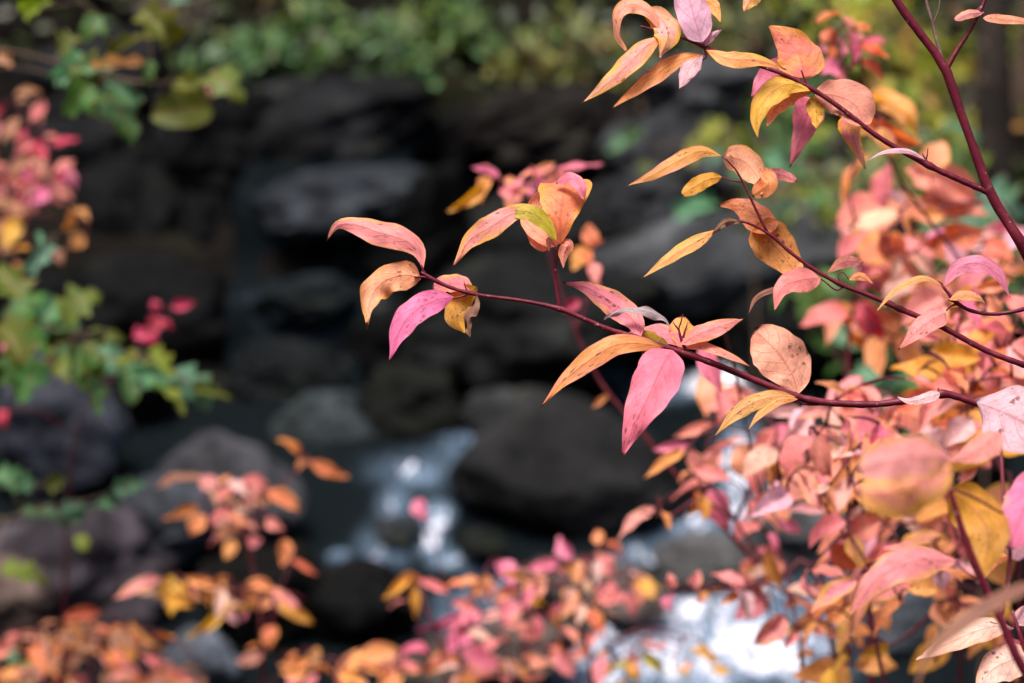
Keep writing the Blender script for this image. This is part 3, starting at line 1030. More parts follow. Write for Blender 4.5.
# right part of the lower branch
H(bA, [(798, 394, 2), (792, 374, -2), (776, 350, -4), (754, 329, 0)], 27, 'S', -8, 8, tab=BLUNT, dry=0.8, bias=.12)
H(bA, [(796, 397, -2), (772, 397, -6), (750, 404, -8), (730, 419, -6), (713, 438, 0)], 9.5, 'T', 18, 12, dry=0.69)
H(bA, [(798, 399, -2), (780, 400, -6), (762, 412, -8), (747, 431, -6)], 5.5, 'O', 28, 16, dry=0.58)
H(bA, [(940, 393, -4), (922, 399, -8), (908, 401, -9), (896, 396, -8)], 6, 'L', 14, 12, tab=WIDE, dry=0.25)
H(bA, [(976, 402, -8), (1003, 412, -30), (1038, 428, -50), (1100, 452, -60)], 34, 'L', 10, 8, dry=0.58, bias=.3, label='large pale pink leaf')
# the upper branch
H(bB, [(664, 33), (650, 13, -6), (632, 4, -8), (617, 16, -6), (617, 36, 0), (628, 54, 5)], 8, 'S', 34, 16, wave=.16)
H(bB, [(642, 9, 4), (660, 18, 4), (668, 35, 2), (658, 60, 0)], 15, 'Q', -20, 18, wave=.12, dry=0.8)
H(bB, [(702, 42, -4), (695, 20, -10), (688, -6, -12), (680, -40, -10)], 18, 'V', 10, 8, dry=0.36, tab=WIDE)
H(bB, [(664, 35, -2), (645, 47, -6), (628, 64, -6), (606, 84, -2), (581, 104, 4)], 11, 'Q', 22, 14, dry=0.69)
H(bB, [(702, 54), (676, 61, 2), (646, 82, 2), (611, 109, 0)], 9, 'O', -24, 12, dry=0.58)
H(bB, [(703, 55, 0), (692, 64, 0), (679, 90, 0)], 10, 'V', 24, 14, dry=1, bias=.5)
H(bB, [(705, 46, -3), (712, 36, -5), (723, 29, -4)], 4.5, 'V', 0, 24, bias=.5)
H(bB, [(706, 50, -3), (730, 59, -8), (758, 60, -8), (787, 70, -3)], 8.5, 'T', -26, 12, dry=0.58)
H(bB, [(700, 0, 10), (712, 4, 10), (721, 23, 10)], 7, 'O', 12, 14)
H(bB, [(766, -14, 10), (752, -2, 8), (743, 13, 8)], 10, 'Q', 0, 20)
H(bB, [(803, 78, 2), (800, 58, 4), (790, 42, 6), (768, 24, 8), ], 24, 'R', -14, 8, tab=WIDE, dry=0.47, bias=.45)
H(bB, [(810, 91, -2), (788, 84, -4), (768, 96, -4), (757, 116, -2), (758, 141, 2)], 13, 'Y', 26, 12, dry=0.47)
H(bB, [(812, 92, 2), (792, 94, 4), (776, 108, 4), (766, 128, 2)], 10, 'S', 20, 14)
H(bB, [(800, 84, 16), (785, 74, 22), (768, 80, 26), (750, 98, 30)], 20, 'M', -10, 10)
H(bB, [(814, 93, 4), (838, 96, 6), (856, 106, 6), (864, 128, 8)], 21, 'S', -20, 8, tab=BLUNT, dry=0.47, bias=.2)
H(bB, [(815, 96, 4), (816, 110, 6), (816, 130, 6)], 10, 'Y', 20, 12, tab=WIDE, dry=0.91)
H(bB, [(814, 98, 90), (806, 120, 130), (790, 168, 160)], 19, 'P', 10, 10, tab=WIDE, bias=.1)
H(bB, [(926, 160, -2), (908, 151, -8), (884, 152, -12), (866, 162, -12)], 2.8, 'L', 30, 20)
H(bB, [(846, 112, 60), (850, 130, 90), (866, 170, 110)], 12, 'Q', 10, 10)
H(twig_up, [(984, 12), (968, 14, -5), (954, 20, -6)], 5, 'P', 20, 20, tab=BLUNT)
H(twig_up, [(983, 18, -4), (1005, 19, -8), (1045, 24, -10)], 5, 'S', 20, 10, tab=WIDE)
# the middle branch
H(bC, [(722, 156), (700, 151, -4), (676, 162, -6), (652, 175, -3), (625, 187, 2)], 8.5, 'O', 24, 12, dry=0.47)
H(bC, [(722, 177), (706, 180, -3), (681, 195, -2)], 8.5, 'Y', 10, 12, tab=BLUNT, dry=0.58)
H(bC, [(723, 156, 4), (742, 160, 8), (756, 175, 8), (762, 196, 4)], 16, 'S', -12, 14, tab=WIDE, dry=0.47)
H(bC, [(752, 170, 8), (764, 176, 4), (768, 184, 0), (752, 196, 0)], 11, 'O', 16, 10, tab=BLUNT)
H(bC, [(764, 172, 10), (780, 174, 12), (797, 181, 12)], 6, 'P', 10, 12, tab=BLUNT)
H(bC, [(716, 229), (697, 241, -4), (672, 256, -6), (641, 279, -2)], 7.5, 'T', 22, 12, dry=0.47)
H(bC, [(740, 222, -2), (726, 222, -5), (711, 235, -5)], 5, 'B', 10, 26, wave=.25, bias=.2)
H(bC, [(770, 234, 12), (756, 216, 20), (738, 205, 24), (718, 206, 28)], 16, 'O', -18, 10, tab=WIDE, dry=0.58)
H(bC, [(756, 224, 16), (770, 240, 24), (787, 260, 28), (806, 290, 30)], 22, 'O', 12, 8, tab=WIDE, dry=0.69, bias=.15)
H(bC, [(820, 278, -2), (800, 280, -8), (782, 288, -10), (774, 312, -6)], 13, 'P', 16, 10, tab=WIDE, dry=0.25, bias=.1)
H(bC, [(790, 287, 10), (772, 290, 10), (756, 298, 10), (748, 315, 8)], 3.2, 'B', 20, 20)
H(bC, [(849, 280, -2), (860, 276, -3), (874, 284, -2)], 4.5, 'O', 10, 14)
H(bC, [(864, 262, 50), (844, 262, 50), (826, 274, 50)], 7, 'P', 10, 14)
H(bD, [(946, 312, -3), (928, 322, -8), (912, 336, -8), (898, 350, -3)], 12, 'P', 20, 12, tab=WIDE, dry=0.8, bias=.2)
H(bD, [(941, 284), (922, 278, -4), (896, 290, -6), (875, 313, -3)], 4, 'T', 34, 16)
H(bD, [(944, 286), (958, 268, -4), (978, 263, -8), (998, 274, -6), (1012, 300, 0)], 9.5, 'M', 22, 12, dry=0.36, bias=.1)
H(bD, [(949, 300, -3), (962, 295, -6), (976, 297, -6), (987, 304, -3)], 5.5, 'T', 30, 14)

# ------------------------------------------------------------------ second dogwood, nearer than the focus
foot2 = Vector((.44, 1.12, ground(.44, 1.12) - .02))
near = empty('dogwood_shrub', foot2)
tag(near, 'nearest dogwood in the lower right corner, with large blurred yellow and pink leaves', 'shrub')
D_ = D
D = 1.14
nS = wood('stem', near, [foot2, P(1110, 900, 1.1), (1062, 740), (1022, 668), (1002, 622), (982, 580), (962, 530), (950, 490), (944, 462)], [6, 6, 5, 4.6, 4.2, 3.8, 3.4, 2.6, 2.0], M_STEM)
small(nS, [(950, 488), (975, 498), (1003, 514)], (1.6, 1.2))
small(nS, [(985, 588), (965, 572), (955, 560)], (1.4, 1.0))
small(nS, [(1008, 634), (1030, 600), (1045, 582)], (1.6, 1.2))
nT = wood('branch', near, [(1000, 620, 40), (1010, 560, 60), (1004, 500, 90), (1000, 430, 120)], [3, 2.4, 2.2, 1.8], M_STEM)
H(nS, [(952, 466, 6), (930, 478, 4), (896, 492, 0), (856, 492, 0)], 27, 'Q', -14, 14, d=D - .13, tab=BLUNT, dry=0.58, bias=.62, label='large yellow cupped leaf')
H(nS, [(952, 456, 0), (925, 456, -8), (890, 460, -14), (856, 470, -10)], 25, 'Q', 18, 14, d=D - .14, tab=BLUNT, dry=0.25, bias=.4, label='large pink cupped leaf')
H(nS, [(1000, 432, 0), (975, 452, -4), (945, 462, -4)], 15, 'Q', 20, 14, d=D + .02, bias=.3, tab=WIDE, dry=0.36)
H(nS, [(950, 489, 10), (972, 508, 16), (988, 535, 16), (980, 585, 10)], 26, 'Y', 12, 10, d=D + .04, tab=WIDE, dry=1)
H(nT, [(1052, 470, 0), (1028, 500, -10), (1008, 550, -8)], 24, 'M', 10, 10, d=D + .08, tab=BLUNT, dry=0.25)
H(nT, [(1030, 508, 0), (1022, 530, 0), (1014, 562, 4)], 15, 'V', 10, 10, d=D + .1, tab=BLUNT, bias=.5)
H(nS, [(958, 561, 0), (920, 560, -6), (880, 577, -8), (846, 618, 4)], 19, 'P', 24, 14, d=D + .05, tab=PROFILE, dry=0.36)
H(nS, [(1050, 578, 0), (1000, 598, -4), (955, 628, -4), (925, 660, 0), (914, 700, 5)], 9, 'B', 26, 14, d=D - .2, dry=0.36, bias=.55)
H(nT, [(1010, 556, 0), (992, 560, 0), (984, 580, 0)], 8, 'O', 10, 24, d=D + .1)
D = D_
foot3 = Vector((.36, 1.44, ground(.36, 1.44) - .02))
low = empty('dogwood_shrub', foot3)
tag(low, 'low dogwood shoot at the bottom right corner with sharp pale pink pointed leaves', 'shrub')
lS = wood('stem', low, [foot3, P(1080, 900, 1.42), (1045, 720), (1030, 660), (1018, 632), (1012, 610)], [4, 4, 3, 2.6, 2.2, 1.2], M_STEM)
H(lS, [(1014, 628, 0), (990, 627, -6), (955, 640, -8), (912, 662, 0)], 13, 'A', 24, 10, dry=1, bias=.45)
H(lS, [(1030, 655, 0), (1012, 660, -4), (990, 672, -4), (975, 700, 0)], 20, 'A', 14, 12, tab=WIDE, dry=0.69, bias=.4)
H(lS, [(1016, 626, 0), (1026, 615, 0), (1045, 618, 0)], 11, 'L', 10, 18)
H(lS, [(1020, 640, 4), (1010, 650, 6), (1040, 662, 8)], 12, 'M', 10, 14)
# ------------------------------------------------------------------ dogwoods behind, out of focus
GRP = 'out of focus dogwood shrubs on the near bank'
PK = 'PPMSSOQ'
OR = 'OOSYRPT'
MX = 'PPASSAOMQLL'


def base_of(px, d):
    p = P(px, 683, d)
    return Vector((p.x, p.y, ground(p.x, p.y) - .03))


def stems_to_ground(px_top, py_top, px_bot, d, r0=3.5, r1=1.6, via=()):
    """polyline in pixels from the ground up"""
    g = base_of(px_bot, d)
    gx, gy = px_of(g)
    q = cR.transposed() @ (g - CAM)
    return ([(gx, gy, -q.z)] + [(a, b, d) for a, b in via] + [(px_top, py_top, d)], r0, r1)


shrub('dogwood_shrub', 'upper right dogwood with salmon leaves crowding behind the thick red stem', 'shrub', GRP,
      [stems_to_ground(862, 150, 900, 2.5, 5, 1.5, [(870, 640), (852, 520), (846, 420), (850, 330), (862, 250), (848, 190)]),
       ([(862, 250, 2.5), (900, 222, 2.5), (950, 205, 2.5), (1000, 200, 2.5)], 2.2, 1.2), ([(850, 330, 2.5), (900, 285, 2.5), (905, 240, 2.52)], 2.0, 1.2)],
      [(866, 100, 920, 148, 17, 'O'), (920, 200, 985, 205, 17, 'S'), (975, 205, 905, 168, 25, 'S'), (930, 175, 945, 140, 15, 'S'), (885, 210, 892, 160, 15, 'P'),
       (845, 205, 870, 152, 13, 'O'), (865, 245, 930, 200, 22, 'S'), (840, 232, 885, 192, 14, 'S'), (925, 250, 985, 232, 24, 'R'), (860, 262, 900, 232, 18, 'R'),
       (880, 232, 905, 270, 18, 'R'), (840, 262, 870, 225, 14, 'P'), (1020, 235, 985, 232, 12, 'P'), (985, 240, 1015, 262, 10, 'R'), (870, 280, 910, 315, 20, 'O'),
       (860, 300, 885, 340, 16, 'D'), (905, 300, 935, 345, 16, 'O'), (835, 300, 858, 330, 8, 'O'), (845, 335, 870, 350, 8, 'O'), (835, 225, 850, 245, 8, 'L')],
      [(905, 240, 60, 46, 34, 52, MX), (985, 245, 40, 34, 14, 44, MX), (890, 310, 46, 34, 26, 46, 'OOSSP')], 2.5, 21)

shrub('dogwood_shrub', 'dogwood with orange and red leaves against the right edge under the thin side twig', 'shrub', GRP,
      [stems_to_ground(985, 300, 1060, 2.0, 5, 1.5, [(1020, 600), (1000, 470), (990, 380)]), ([(1000, 470, 2.0), (955, 400, 2.0), (930, 360, 2.0)], 2, 1.2),
       ([(990, 380, 2.0), (1010, 330, 2.0), (1020, 290, 2.0)], 1.8, 1.0)],
      [(990, 345, 960, 395, 22, 'O'), (1000, 350, 1024, 400, 20, 'R'), (975, 400, 1000, 440, 20, 'R'), (960, 375, 1000, 395, 22, 'R'), (945, 360, 985, 345, 18, 'S'),
       (1000, 300, 1030, 330, 16, 'P'), (1010, 360, 1035, 350, 14, 'Y'), (940, 375, 915, 400, 16, 'O'), (930, 400, 960, 430, 14, 'O'), (955, 300, 985, 330, 13, 'M')],
      [(970, 370, 56, 54, 46, 54, 'OORASPPAY'), (985, 300, 46, 34, 18, 44, 'PSMO'), (960, 445, 60, 34, 22, 48, 'SSPOLY')], 2.0, 22)

shrub('dogwood_shrub', 'dogwood with a dark upright stem and crowded pink leaves below the lower branch', 'shrub', GRP,
      [stems_to_ground(850, 430, 905, 1.95, 5, 1.6, [(885, 683), (858, 620), (848, 540)]), ([(858, 620, 1.95), (872, 570, 1.95), (900, 545, 1.95)], 2.2, 1.2),
       ([(848, 540, 1.95), (820, 500, 1.95), (790, 480, 1.95)], 2, 1.2)],
      [(862, 432, 790, 500, 12, 'S'), (845, 440, 805, 440, 10, 'P'), (870, 425, 900, 420, 12, 'S'), (855, 470, 905, 440, 12, 'Q'), (880, 520, 843, 540, 17, 'S'),
       (845, 520, 808, 550, 12, 'S'), (895, 560, 870, 600, 10, 'O'), (900, 600, 875, 640, 14, 'O'), (870, 570, 850, 640, 15, 'P'), (830, 545, 860, 570, 12, 'R')],
      [(820, 465, 62, 34, 26, 46, 'PSAOLQ'), (885, 410, 54, 36, 24, 46, 'PSSOL'), (860, 560, 64, 46, 24, 50, 'SPOQTPL'), (830, 415, 54, 24, 14, 44, MX)], 1.95, 23)

shrub('dogwood_shrub', 'dogwood with tan and yellow-brown leaves filling the lower right', 'shrub', GRP,
      [stems_to_ground(930, 520, 990, 2.2, 5, 1.6, [(960, 640), (945, 580)]), ([(945, 600, 2.2), (900, 640, 2.2), (850, 650, 2.2)], 2.4, 1.2)],
      [(960, 540, 930, 590, 14, 'T'), (940, 500, 905, 530, 10, 'S'), (955, 520, 985, 500, 12, 'Y'), (900, 560, 935, 590, 14, 'S'), (940, 590, 960, 560, 12, 'L')],
      [(925, 535, 66, 46, 34, 48, 'SOTPLPSB'), (960, 610, 56, 44, 16, 50, 'SOTY'), (850, 635, 44, 40, 22, 46, 'YOTTO'), (890, 500, 66, 26, 20, 46, 'SOLP')], 2.2, 24)

shrub('dogwood_shrub', 'slender dogwood carrying the pink and orange tuft behind the upright orange leaf', 'shrub', GRP,
      [stems_to_ground(505, 180, 890, 2.35, 5, 1.2, [(830, 625), (775, 580), (725, 530), (680, 480), (640, 430), (602, 385), (575, 330), (552, 265), (535, 210)]),
       ([(575, 330, 2.35), (588, 300, 2.35), (592, 262, 2.35)], 1.6, 1.0), ([(535, 210, 2.35), (560, 180, 2.35), (590, 166, 2.35)], 1.2, .8)],
      [(485, 182, 446, 212, 9, 'Y'), (500, 180, 470, 168, 9, 'M'), (490, 178, 480, 205, 10, 'O'), (505, 178, 512, 205, 11, 'S'), (530, 190, 515, 205, 9, 'P'),
       (535, 180, 555, 162, 9, 'P'), (540, 195, 530, 165, 10, 'M'), (545, 185, 568, 170, 8, 'S'), (555, 170, 605, 164, 5, 'M'), (520, 180, 540, 175, 9, 'P'),
       (592, 262, 575, 250, 9, 'R'), (592, 250, 605, 240, 9, 'R'), (592, 262, 597, 285, 9, 'S'), (592, 248, 588, 222, 10, 'R'), (585, 245, 572, 272, 8, 'O'), (580, 300, 560, 312, 7, 'D'),
       (590, 275, 600, 295, 6, 'S'), (610, 395, 592, 408, 5, 'O')],
      [(520, 185, 30, 10, 4, 24, 'PMO')], 2.35, 25, twig_r=.0009, dz=.06)

shrub('dogwood_shrub', 'dogwood with pink leaves in front of the white chute, beside the dark upright stem', 'shrub', GRP,
      [stems_to_ground(700, 470, 860, 2.3, 5, 1.6, [(800, 640), (770, 575), (735, 520)]), ([(735, 520, 2.3), (700, 500, 2.3), (670, 515, 2.3), (640, 512, 2.3)], 2, 1.0),
       ([(770, 575, 2.3), (735, 590, 2.3), (690, 590, 2.3)], 2, 1.0), ([(735, 520, 2.3), (760, 470, 2.3), (765, 440, 2.3), (720, 425, 2.3)], 2, 1.0)],
      [(655, 508, 618, 542, 11, 'Q'), (660, 510, 668, 532, 9, 'O'), (715, 425, 672, 438, 7, 'P'), (690, 445, 652, 450, 7, 'M'), (685, 450, 643, 480, 8, 'O'), (715, 475, 670, 502, 6, 'S'),
       (720, 450, 705, 475, 13, 'S'), (730, 480, 690, 470, 10, 'P'), (695, 490, 688, 515, 12, 'O'), (703, 495, 704, 522, 9, 'Y'), (708, 490, 730, 530, 14, 'M'), (735, 540, 765, 520, 12, 'P'),
       (700, 345, 722, 392, 14, 'M', 1.8), (735, 445, 770, 480, 18, 'S'), (715, 375, 705, 420, 14, 'S'), (765, 430, 795, 470, 18, 'M'), (720, 590, 700, 600, 7, 'Y'), (705, 590, 696, 605, 9, 'Q'),
       (695, 590, 700, 570, 8, 'P'), (670, 595, 673, 612, 9, 'M'), (670, 590, 668, 572, 8, 'P'), (745, 590, 710, 575, 12, 'P'), (765, 600, 735, 620, 16, 'P'), (785, 560, 760, 590, 12, 'S')],
      [(785, 445, 32, 35, 12, 40, 'PASSOL'), (765, 575, 45, 24, 16, 38, 'PASOL'), (700, 465, 35, 20, 6, 32, 'PSO'), (770, 510, 30, 26, 10, 36, 'PSM'), (740, 400, 40, 18, 7, 38, 'PPS'), (790, 620, 30, 20, 8, 34, 'SPO')], 2.3, 26)

shrub('dogwood_shrub', 'low dogwood with pink and amber leaves in front of the widest foam at bottom centre', 'shrub', GRP,
      [stems_to_ground(560, 570, 600, 2.9, 5, 1.3, [(590, 660), (572, 620)]), ([(590, 660, 2.9), (640, 630, 2.9), (700, 640, 2.9)], 1.8, .9), ([(580, 640, 2.9), (520, 600, 2.9), (470, 580, 2.9)], 1.8, .9),
       ([(572, 620, 2.9), (610, 580, 2.9), (600, 550, 2.9)], 1.4, .8)],
      [(572, 560, 560, 535, 12, 'M'), (560, 562, 525, 570, 7, 'M'), (580, 565, 575, 585, 10, 'O'), (600, 545, 598, 530, 8, 'O'), (595, 560, 615, 575, 12, 'P'), (605, 545, 620, 560, 8, 'R'),
       (525, 583, 548, 608, 8, 'Y'), (500, 560, 512, 590, 13, 'M'), (490, 575, 465, 600, 7, 'O'), (480, 580, 455, 582, 6, 'O'), (515, 600, 500, 625, 14, 'P'), (520, 625, 540, 640, 12, 'S'),
       (575, 590, 560, 620, 15, 'S'), (595, 590, 625, 600, 14, 'P'), (610, 600, 590, 625, 13, 'O'), (585, 610, 605, 635, 11, 'R'), (560, 640, 580, 665, 17, 'R'), (545, 645, 552, 668, 9, 'P'),
       (640, 580, 655, 600, 9, 'Y'), (500, 640, 480, 660, 11, 'P'), (690, 650, 720, 665, 12, 'Y'), (645, 650, 665, 672, 10, 'E')],
      [(585, 585, 70, 32, 24, 28, 'PASOYL'), (515, 602, 60, 30, 16, 28, 'PAMSO'), (590, 650, 80, 24, 14, 28, 'PSOA'), (650, 668, 70, 14, 8, 28, 'PSOYE')], 2.9, 27, dz=.25)

shrub('dogwood_shrub', 'dogwood with a curled amber leaf, left of the bottom centre', 'shrub', GRP,
      [stems_to_ground(420, 585, 440, 3.0, 5, 1.2, [(445, 670), (432, 630)]), ([(445, 670, 3.0), (380, 665, 3.0), (345, 672, 3.0)], 1.6, .9), ([(432, 630, 3.0), (470, 625, 3.0), (500, 640, 3.0)], 1.6, .9)],
      [(410, 578, 382, 600, 8, 'Y'), (400, 575, 425, 582, 7, 'O'), (412, 582, 416, 620, 7, 'Y'), (408, 600, 388, 608, 9, 'P'), (420, 580, 450, 595, 6, 'P'), (470, 610, 415, 630, 7, 'M'),
       (475, 630, 445, 655, 15, 'M'), (460, 650, 500, 670, 14, 'M'), (395, 650, 345, 670, 12, 'O'), (380, 655, 400, 683, 13, 'S'), (365, 650, 350, 683, 9, 'O'), (430, 655, 400, 660, 10, 'M'),
       (415, 500, 430, 520, 9, 'M', 3.2), (465, 585, 440, 590, 6, 'R')],
      [(400, 668, 120, 14, 34, 30, 'PAOSO'), (470, 625, 40, 20, 10, 26, 'PAM'), (510, 670, 60, 14, 12, 28, 'PAS')], 3.0, 28, dz=.2)

shrub('dogwood_shrub', 'orange-leaved dogwood in front of the pale-topped boulder at lower left', 'shrub', GRP,
      [stems_to_ground(215, 485, 260, 3.2, 5, 1.2, [(262, 640), (255, 580), (240, 520)]), ([(255, 590, 3.2), (215, 590, 3.2), (175, 582, 3.2)], 1.8, 1.0), ([(240, 530, 3.2), (270, 500, 3.2), (300, 465, 3.2), (310, 455, 3.2)], 1.4, .8),
       ([(262, 640, 3.2), (285, 595, 3.2), (305, 600, 3.2)], 1.6, .9)],
      [(205, 480, 155, 490, 8, 'S'), (215, 490, 200, 475, 9, 'P'), (210, 500, 235, 490, 9, 'P'), (235, 490, 215, 505, 10, 'P'), (200, 508, 160, 520, 6, 'O'), (205, 515, 190, 535, 10, 'O'),
       (225, 510, 240, 535, 8, 'R'), (240, 490, 270, 500, 9, 'S'), (265, 490, 300, 512, 9, 'R'), (250, 500, 280, 505, 9, 'O'), (265, 520, 285, 530, 7, 'P'), (235, 540, 225, 560, 7, 'O'), (245, 545, 262, 540, 7, 'P'),
       (285, 540, 282, 568, 11, 'O'), (290, 560, 318, 575, 5, 'R'), (310, 462, 350, 478, 8, 'R'), (312, 462, 296, 473, 7, 'O'), (300, 455, 275, 440, 6, 'R'),
       (160, 578, 112, 600, 7, 'P'), (170, 575, 170, 618, 15, 'Y'), (185, 578, 235, 590, 7, 'O'), (200, 580, 250, 605, 9, 'O'), (250, 580, 258, 612, 9, 'O'), (230, 602, 185, 638, 8, 'Y'), (240, 600, 242, 622, 8, 'M'),
       (270, 595, 300, 610, 9, 'P'), (280, 595, 316, 625, 9, 'Y')],
      [(225, 505, 60, 32, 22, 26, 'OAPSt'), (220, 592, 75, 16, 22, 26, 'OYASt'), (290, 640, 40, 34, 9, 30, 'OtRt')], 3.2, 29, dz=.2)

shrub('dogwood_shrub', 'tangle of tan and dusty orange leaves filling the bottom left corner', 'shrub', GRP,
      [stems_to_ground(90, 610, 100, 3.6, 4, 1.2, [(90, 660)]), ([(90, 640, 3.6), (150, 630, 3.6), (200, 660, 3.6)], 1.6, .9), ([(90, 640, 3.6), (50, 630, 3.6), (10, 640, 3.6)], 1.6, .9)],
      [(100, 640, 165, 690, 10, 'R'), (130, 620, 168, 650, 14, 'O'), (100, 612, 60, 620, 10, 'R'), (140, 655, 190, 690, 8, 'P')],
      [(70, 640, 85, 18, 52, 30, 'ttOttRtS'), (100, 672, 110, 14, 34, 32, 'ttOSRtP')], 3.6, 30, dz=.35, face=.4)

shrub('dogwood_shrub', 'pink and orange shrub cut by the upper left edge', 'shrub', GRP,
      [stems_to_ground(20, 150, -60, 3.6, 5, 1.4, [(-70, 500), (-40, 300), (-10, 200)]), ([(-10, 220, 3.6), (40, 215, 3.6), (85, 225, 3.6)], 1.6, .9)],
      [(45, 105, 30, 125, 8, 'P'), (40, 120, 45, 100, 8, 'P'), (70, 205, 62, 232, 10, 'O'), (75, 210, 88, 222, 8, 'O'), (85, 235, 70, 248, 8, 'O'), (60, 250, 62, 265, 7, 't')],
      [(12, 120, 26, 26, 16, 26, 'PMDt'), (25, 165, 40, 32, 36, 26, 'DMDtPM'), (30, 195, 36, 16, 16, 25, 'tMP'), (10, 235, 26, 28, 12, 30, 'OYOt')], 3.6, 31, dz=.15)

shrub('dogwood_shrub', 'pink-leaved dogwood behind the orange leaf at the top right', 'shrub', GRP,
      [stems_to_ground(845, 20, 1120, 2.2, 5, 1.2, [(1080, 500), (985, 300), (900, 180), (868, 110), (860, 60)])],
      [(815, 25, 845, 12, 7, 'O'), (840, 18, 850, 35, 8, 'P'), (835, 45, 825, 30, 12, 'R'), (860, 35, 850, 45, 12, 'P'), (855, 30, 872, 28, 10, 'R'), (860, 62, 884, 82, 9, 'R'), (840, 70, 820, 75, 12, 'M'),
       (835, 62, 845, 85, 9, 'M'), (825, 55, 815, 45, 9, 'M'), (842, 75, 838, 88, 8, 'M'), (848, 45, 866, 40, 9, 'S'), (905, 130, 870, 105, 14, 'O'), (860, 118, 920, 145, 15, 'R')],
      [(850, 40, 25, 18, 8, 26, 'PRMS'), (870, 120, 20, 20, 4, 34, 'OR')], 2.2, 32, dz=.08)

# green plants
def green(label, stems, leaves, fills, d, seed, **kw):
    return shrub('leafy_sapling', label, 'sapling', 'green saplings by the stream', stems, leaves, fills, d, seed, stem_mat=M_BROWN, green=True, **kw)


green('green maple-like sapling hanging in at the top left, with one brown-spotted leaf',
      [stems_to_ground(235, 90, -90, 3.0, 5, 1.0, [(-120, 300), (-60, 60), (-10, 48), (50, 60), (120, 80), (180, 84)]), ([(-60, 20, 3.0), (10, 12, 3.0), (80, 2, 3.0)], 1.2, .8), ([(-40, 75, 3.0), (20, 68, 3.0), (70, 82, 3.0)], 1.0, .7)],
      [(78, 62, 98, 84, 15, 'h'), (90, 84, 65, 112, 17, 'g'), (70, 78, 50, 74, 8, 'G'), (100, 92, 128, 140, 19, 'g'), (85, 55, 55, 75, 10, 'G'), (60, 50, 80, 40, 13, 'h'), (105, 80, 135, 100, 6, 'G'), (75, 72, 110, 66, 8, 'G'),
       (110, 55, 142, 38, 10, 'h'), (150, 118, 205, 108, 16, 'h'), (178, 78, 200, 100, 14, 'j'), (212, 75, 240, 102, 14, 'h'), (228, 72, 212, 98, 9, 't'), (20, 12, 50, 2, 10, 'j'), (0, 52, 10, 66, 8, 't'),
       (92, 68, 138, 64, 6, 't'), (170, 0, 190, 3, 6, 'G'), (140, 10, 170, 40, 16, 'h')],
      [(110, 40, 60, 30, 5, 28, 'hhg')], 3.0, 41, dz=.1, face=.9)
green('green and pale teal sapling reaching in from the middle of the left edge',
      [stems_to_ground(200, 390, -80, 3.2, 5, 1.0, [(-110, 520), (-60, 360), (0, 330), (60, 330), (120, 350), (170, 372)]), ([(0, 330, 3.2), (20, 280, 3.2), (45, 240, 3.2)], 1.2, .8)],
      [(40, 258, 38, 234, 8, 'G'), (52, 245, 30, 270, 7, 'G'), (20, 300, 0, 270, 16, 'h'), (62, 322, 98, 300, 17, 'h'), (60, 300, 40, 330, 14, 'G'), (50, 310, 75, 330, 13, 'G'), (15, 330, 45, 300, 16, 'g'), (0, 325, 20, 360, 18, 'h'),
       (70, 350, 90, 390, 17, 'h'), (85, 370, 95, 415, 12, 'g'), (105, 345, 118, 370, 12, 'G'), (110, 350, 125, 385, 10, 'G'), (130, 370, 175, 380, 9, 'G'), (140, 375, 175, 395, 10, 'G'), (170, 372, 202, 408, 16, 'G'), (150, 350, 165, 380, 10, 'j'),
       (150, 385, 178, 412, 10, 'j'), (190, 385, 228, 398, 6, 'h'), (40, 360, 20, 400, 14, 'g'), (120, 360, 130, 400, 8, 'g'), (10, 350, 30, 385, 14, 'g')],
      [(50, 340, 60, 35, 22, 30, 'gghhgj'), (120, 365, 40, 18, 8, 24, 'Ggj')], 3.2, 42, dz=.15, face=.8)
green('low pale green sapling at the left edge above the leaf litter',
      [stems_to_ground(130, 485, -60, 3.3, 4, .9, [(-60, 560), (0, 522), (40, 510), (90, 500)])],
      [(20, 490, 0, 475, 10, 'G'), (10, 480, 28, 490, 10, 'G'), (45, 485, 65, 480, 9, 'h'), (112, 490, 142, 485, 8, 'G'), (60, 512, 90, 508, 9, 'G'), (62, 505, 80, 520, 8, 'G'), (20, 520, 60, 530, 10, 'G'), (78, 535, 86, 548, 6, 'j'),
       (0, 570, 40, 585, 10, 'h'), (0, 655, 15, 662, 8, 'G'), (5, 670, 40, 672, 6, 'j'), (20, 512, 45, 512, 7, 'h'), (100, 500, 112, 510, 7, 'G')],
      [], 3.3, 43, dz=.06, face=.8)
green('bright green sapling growing from the boulders behind the long orange leaf tips',
      [stems_to_ground(735, 130, 760, 8.6, 2, .8, [(755, 300), (745, 190)])],
      [(720, 128, 700, 142, 12, 'j'), (735, 125, 752, 150, 12, 'j'), (640, 130, 612, 148, 9, 'g'), (625, 140, 605, 152, 8, 'G'), (715, 205, 675, 218, 11, 'G'), (700, 155, 690, 165, 8, 'j'), (730, 165, 770, 175, 12, 'G'),
       (760, 140, 740, 160, 10, 'h'), (770, 150, 790, 180, 14, 'G'), (800, 190, 830, 220, 14, 'h'), (650, 165, 640, 178, 8, 'h')],
      [(725, 140, 35, 16, 16, 22, 'jjgG'), (790, 190, 50, 50, 36, 26, 'hjgGg')], 8.6, 44, dz=.3, face=.7, twig_r=.003)
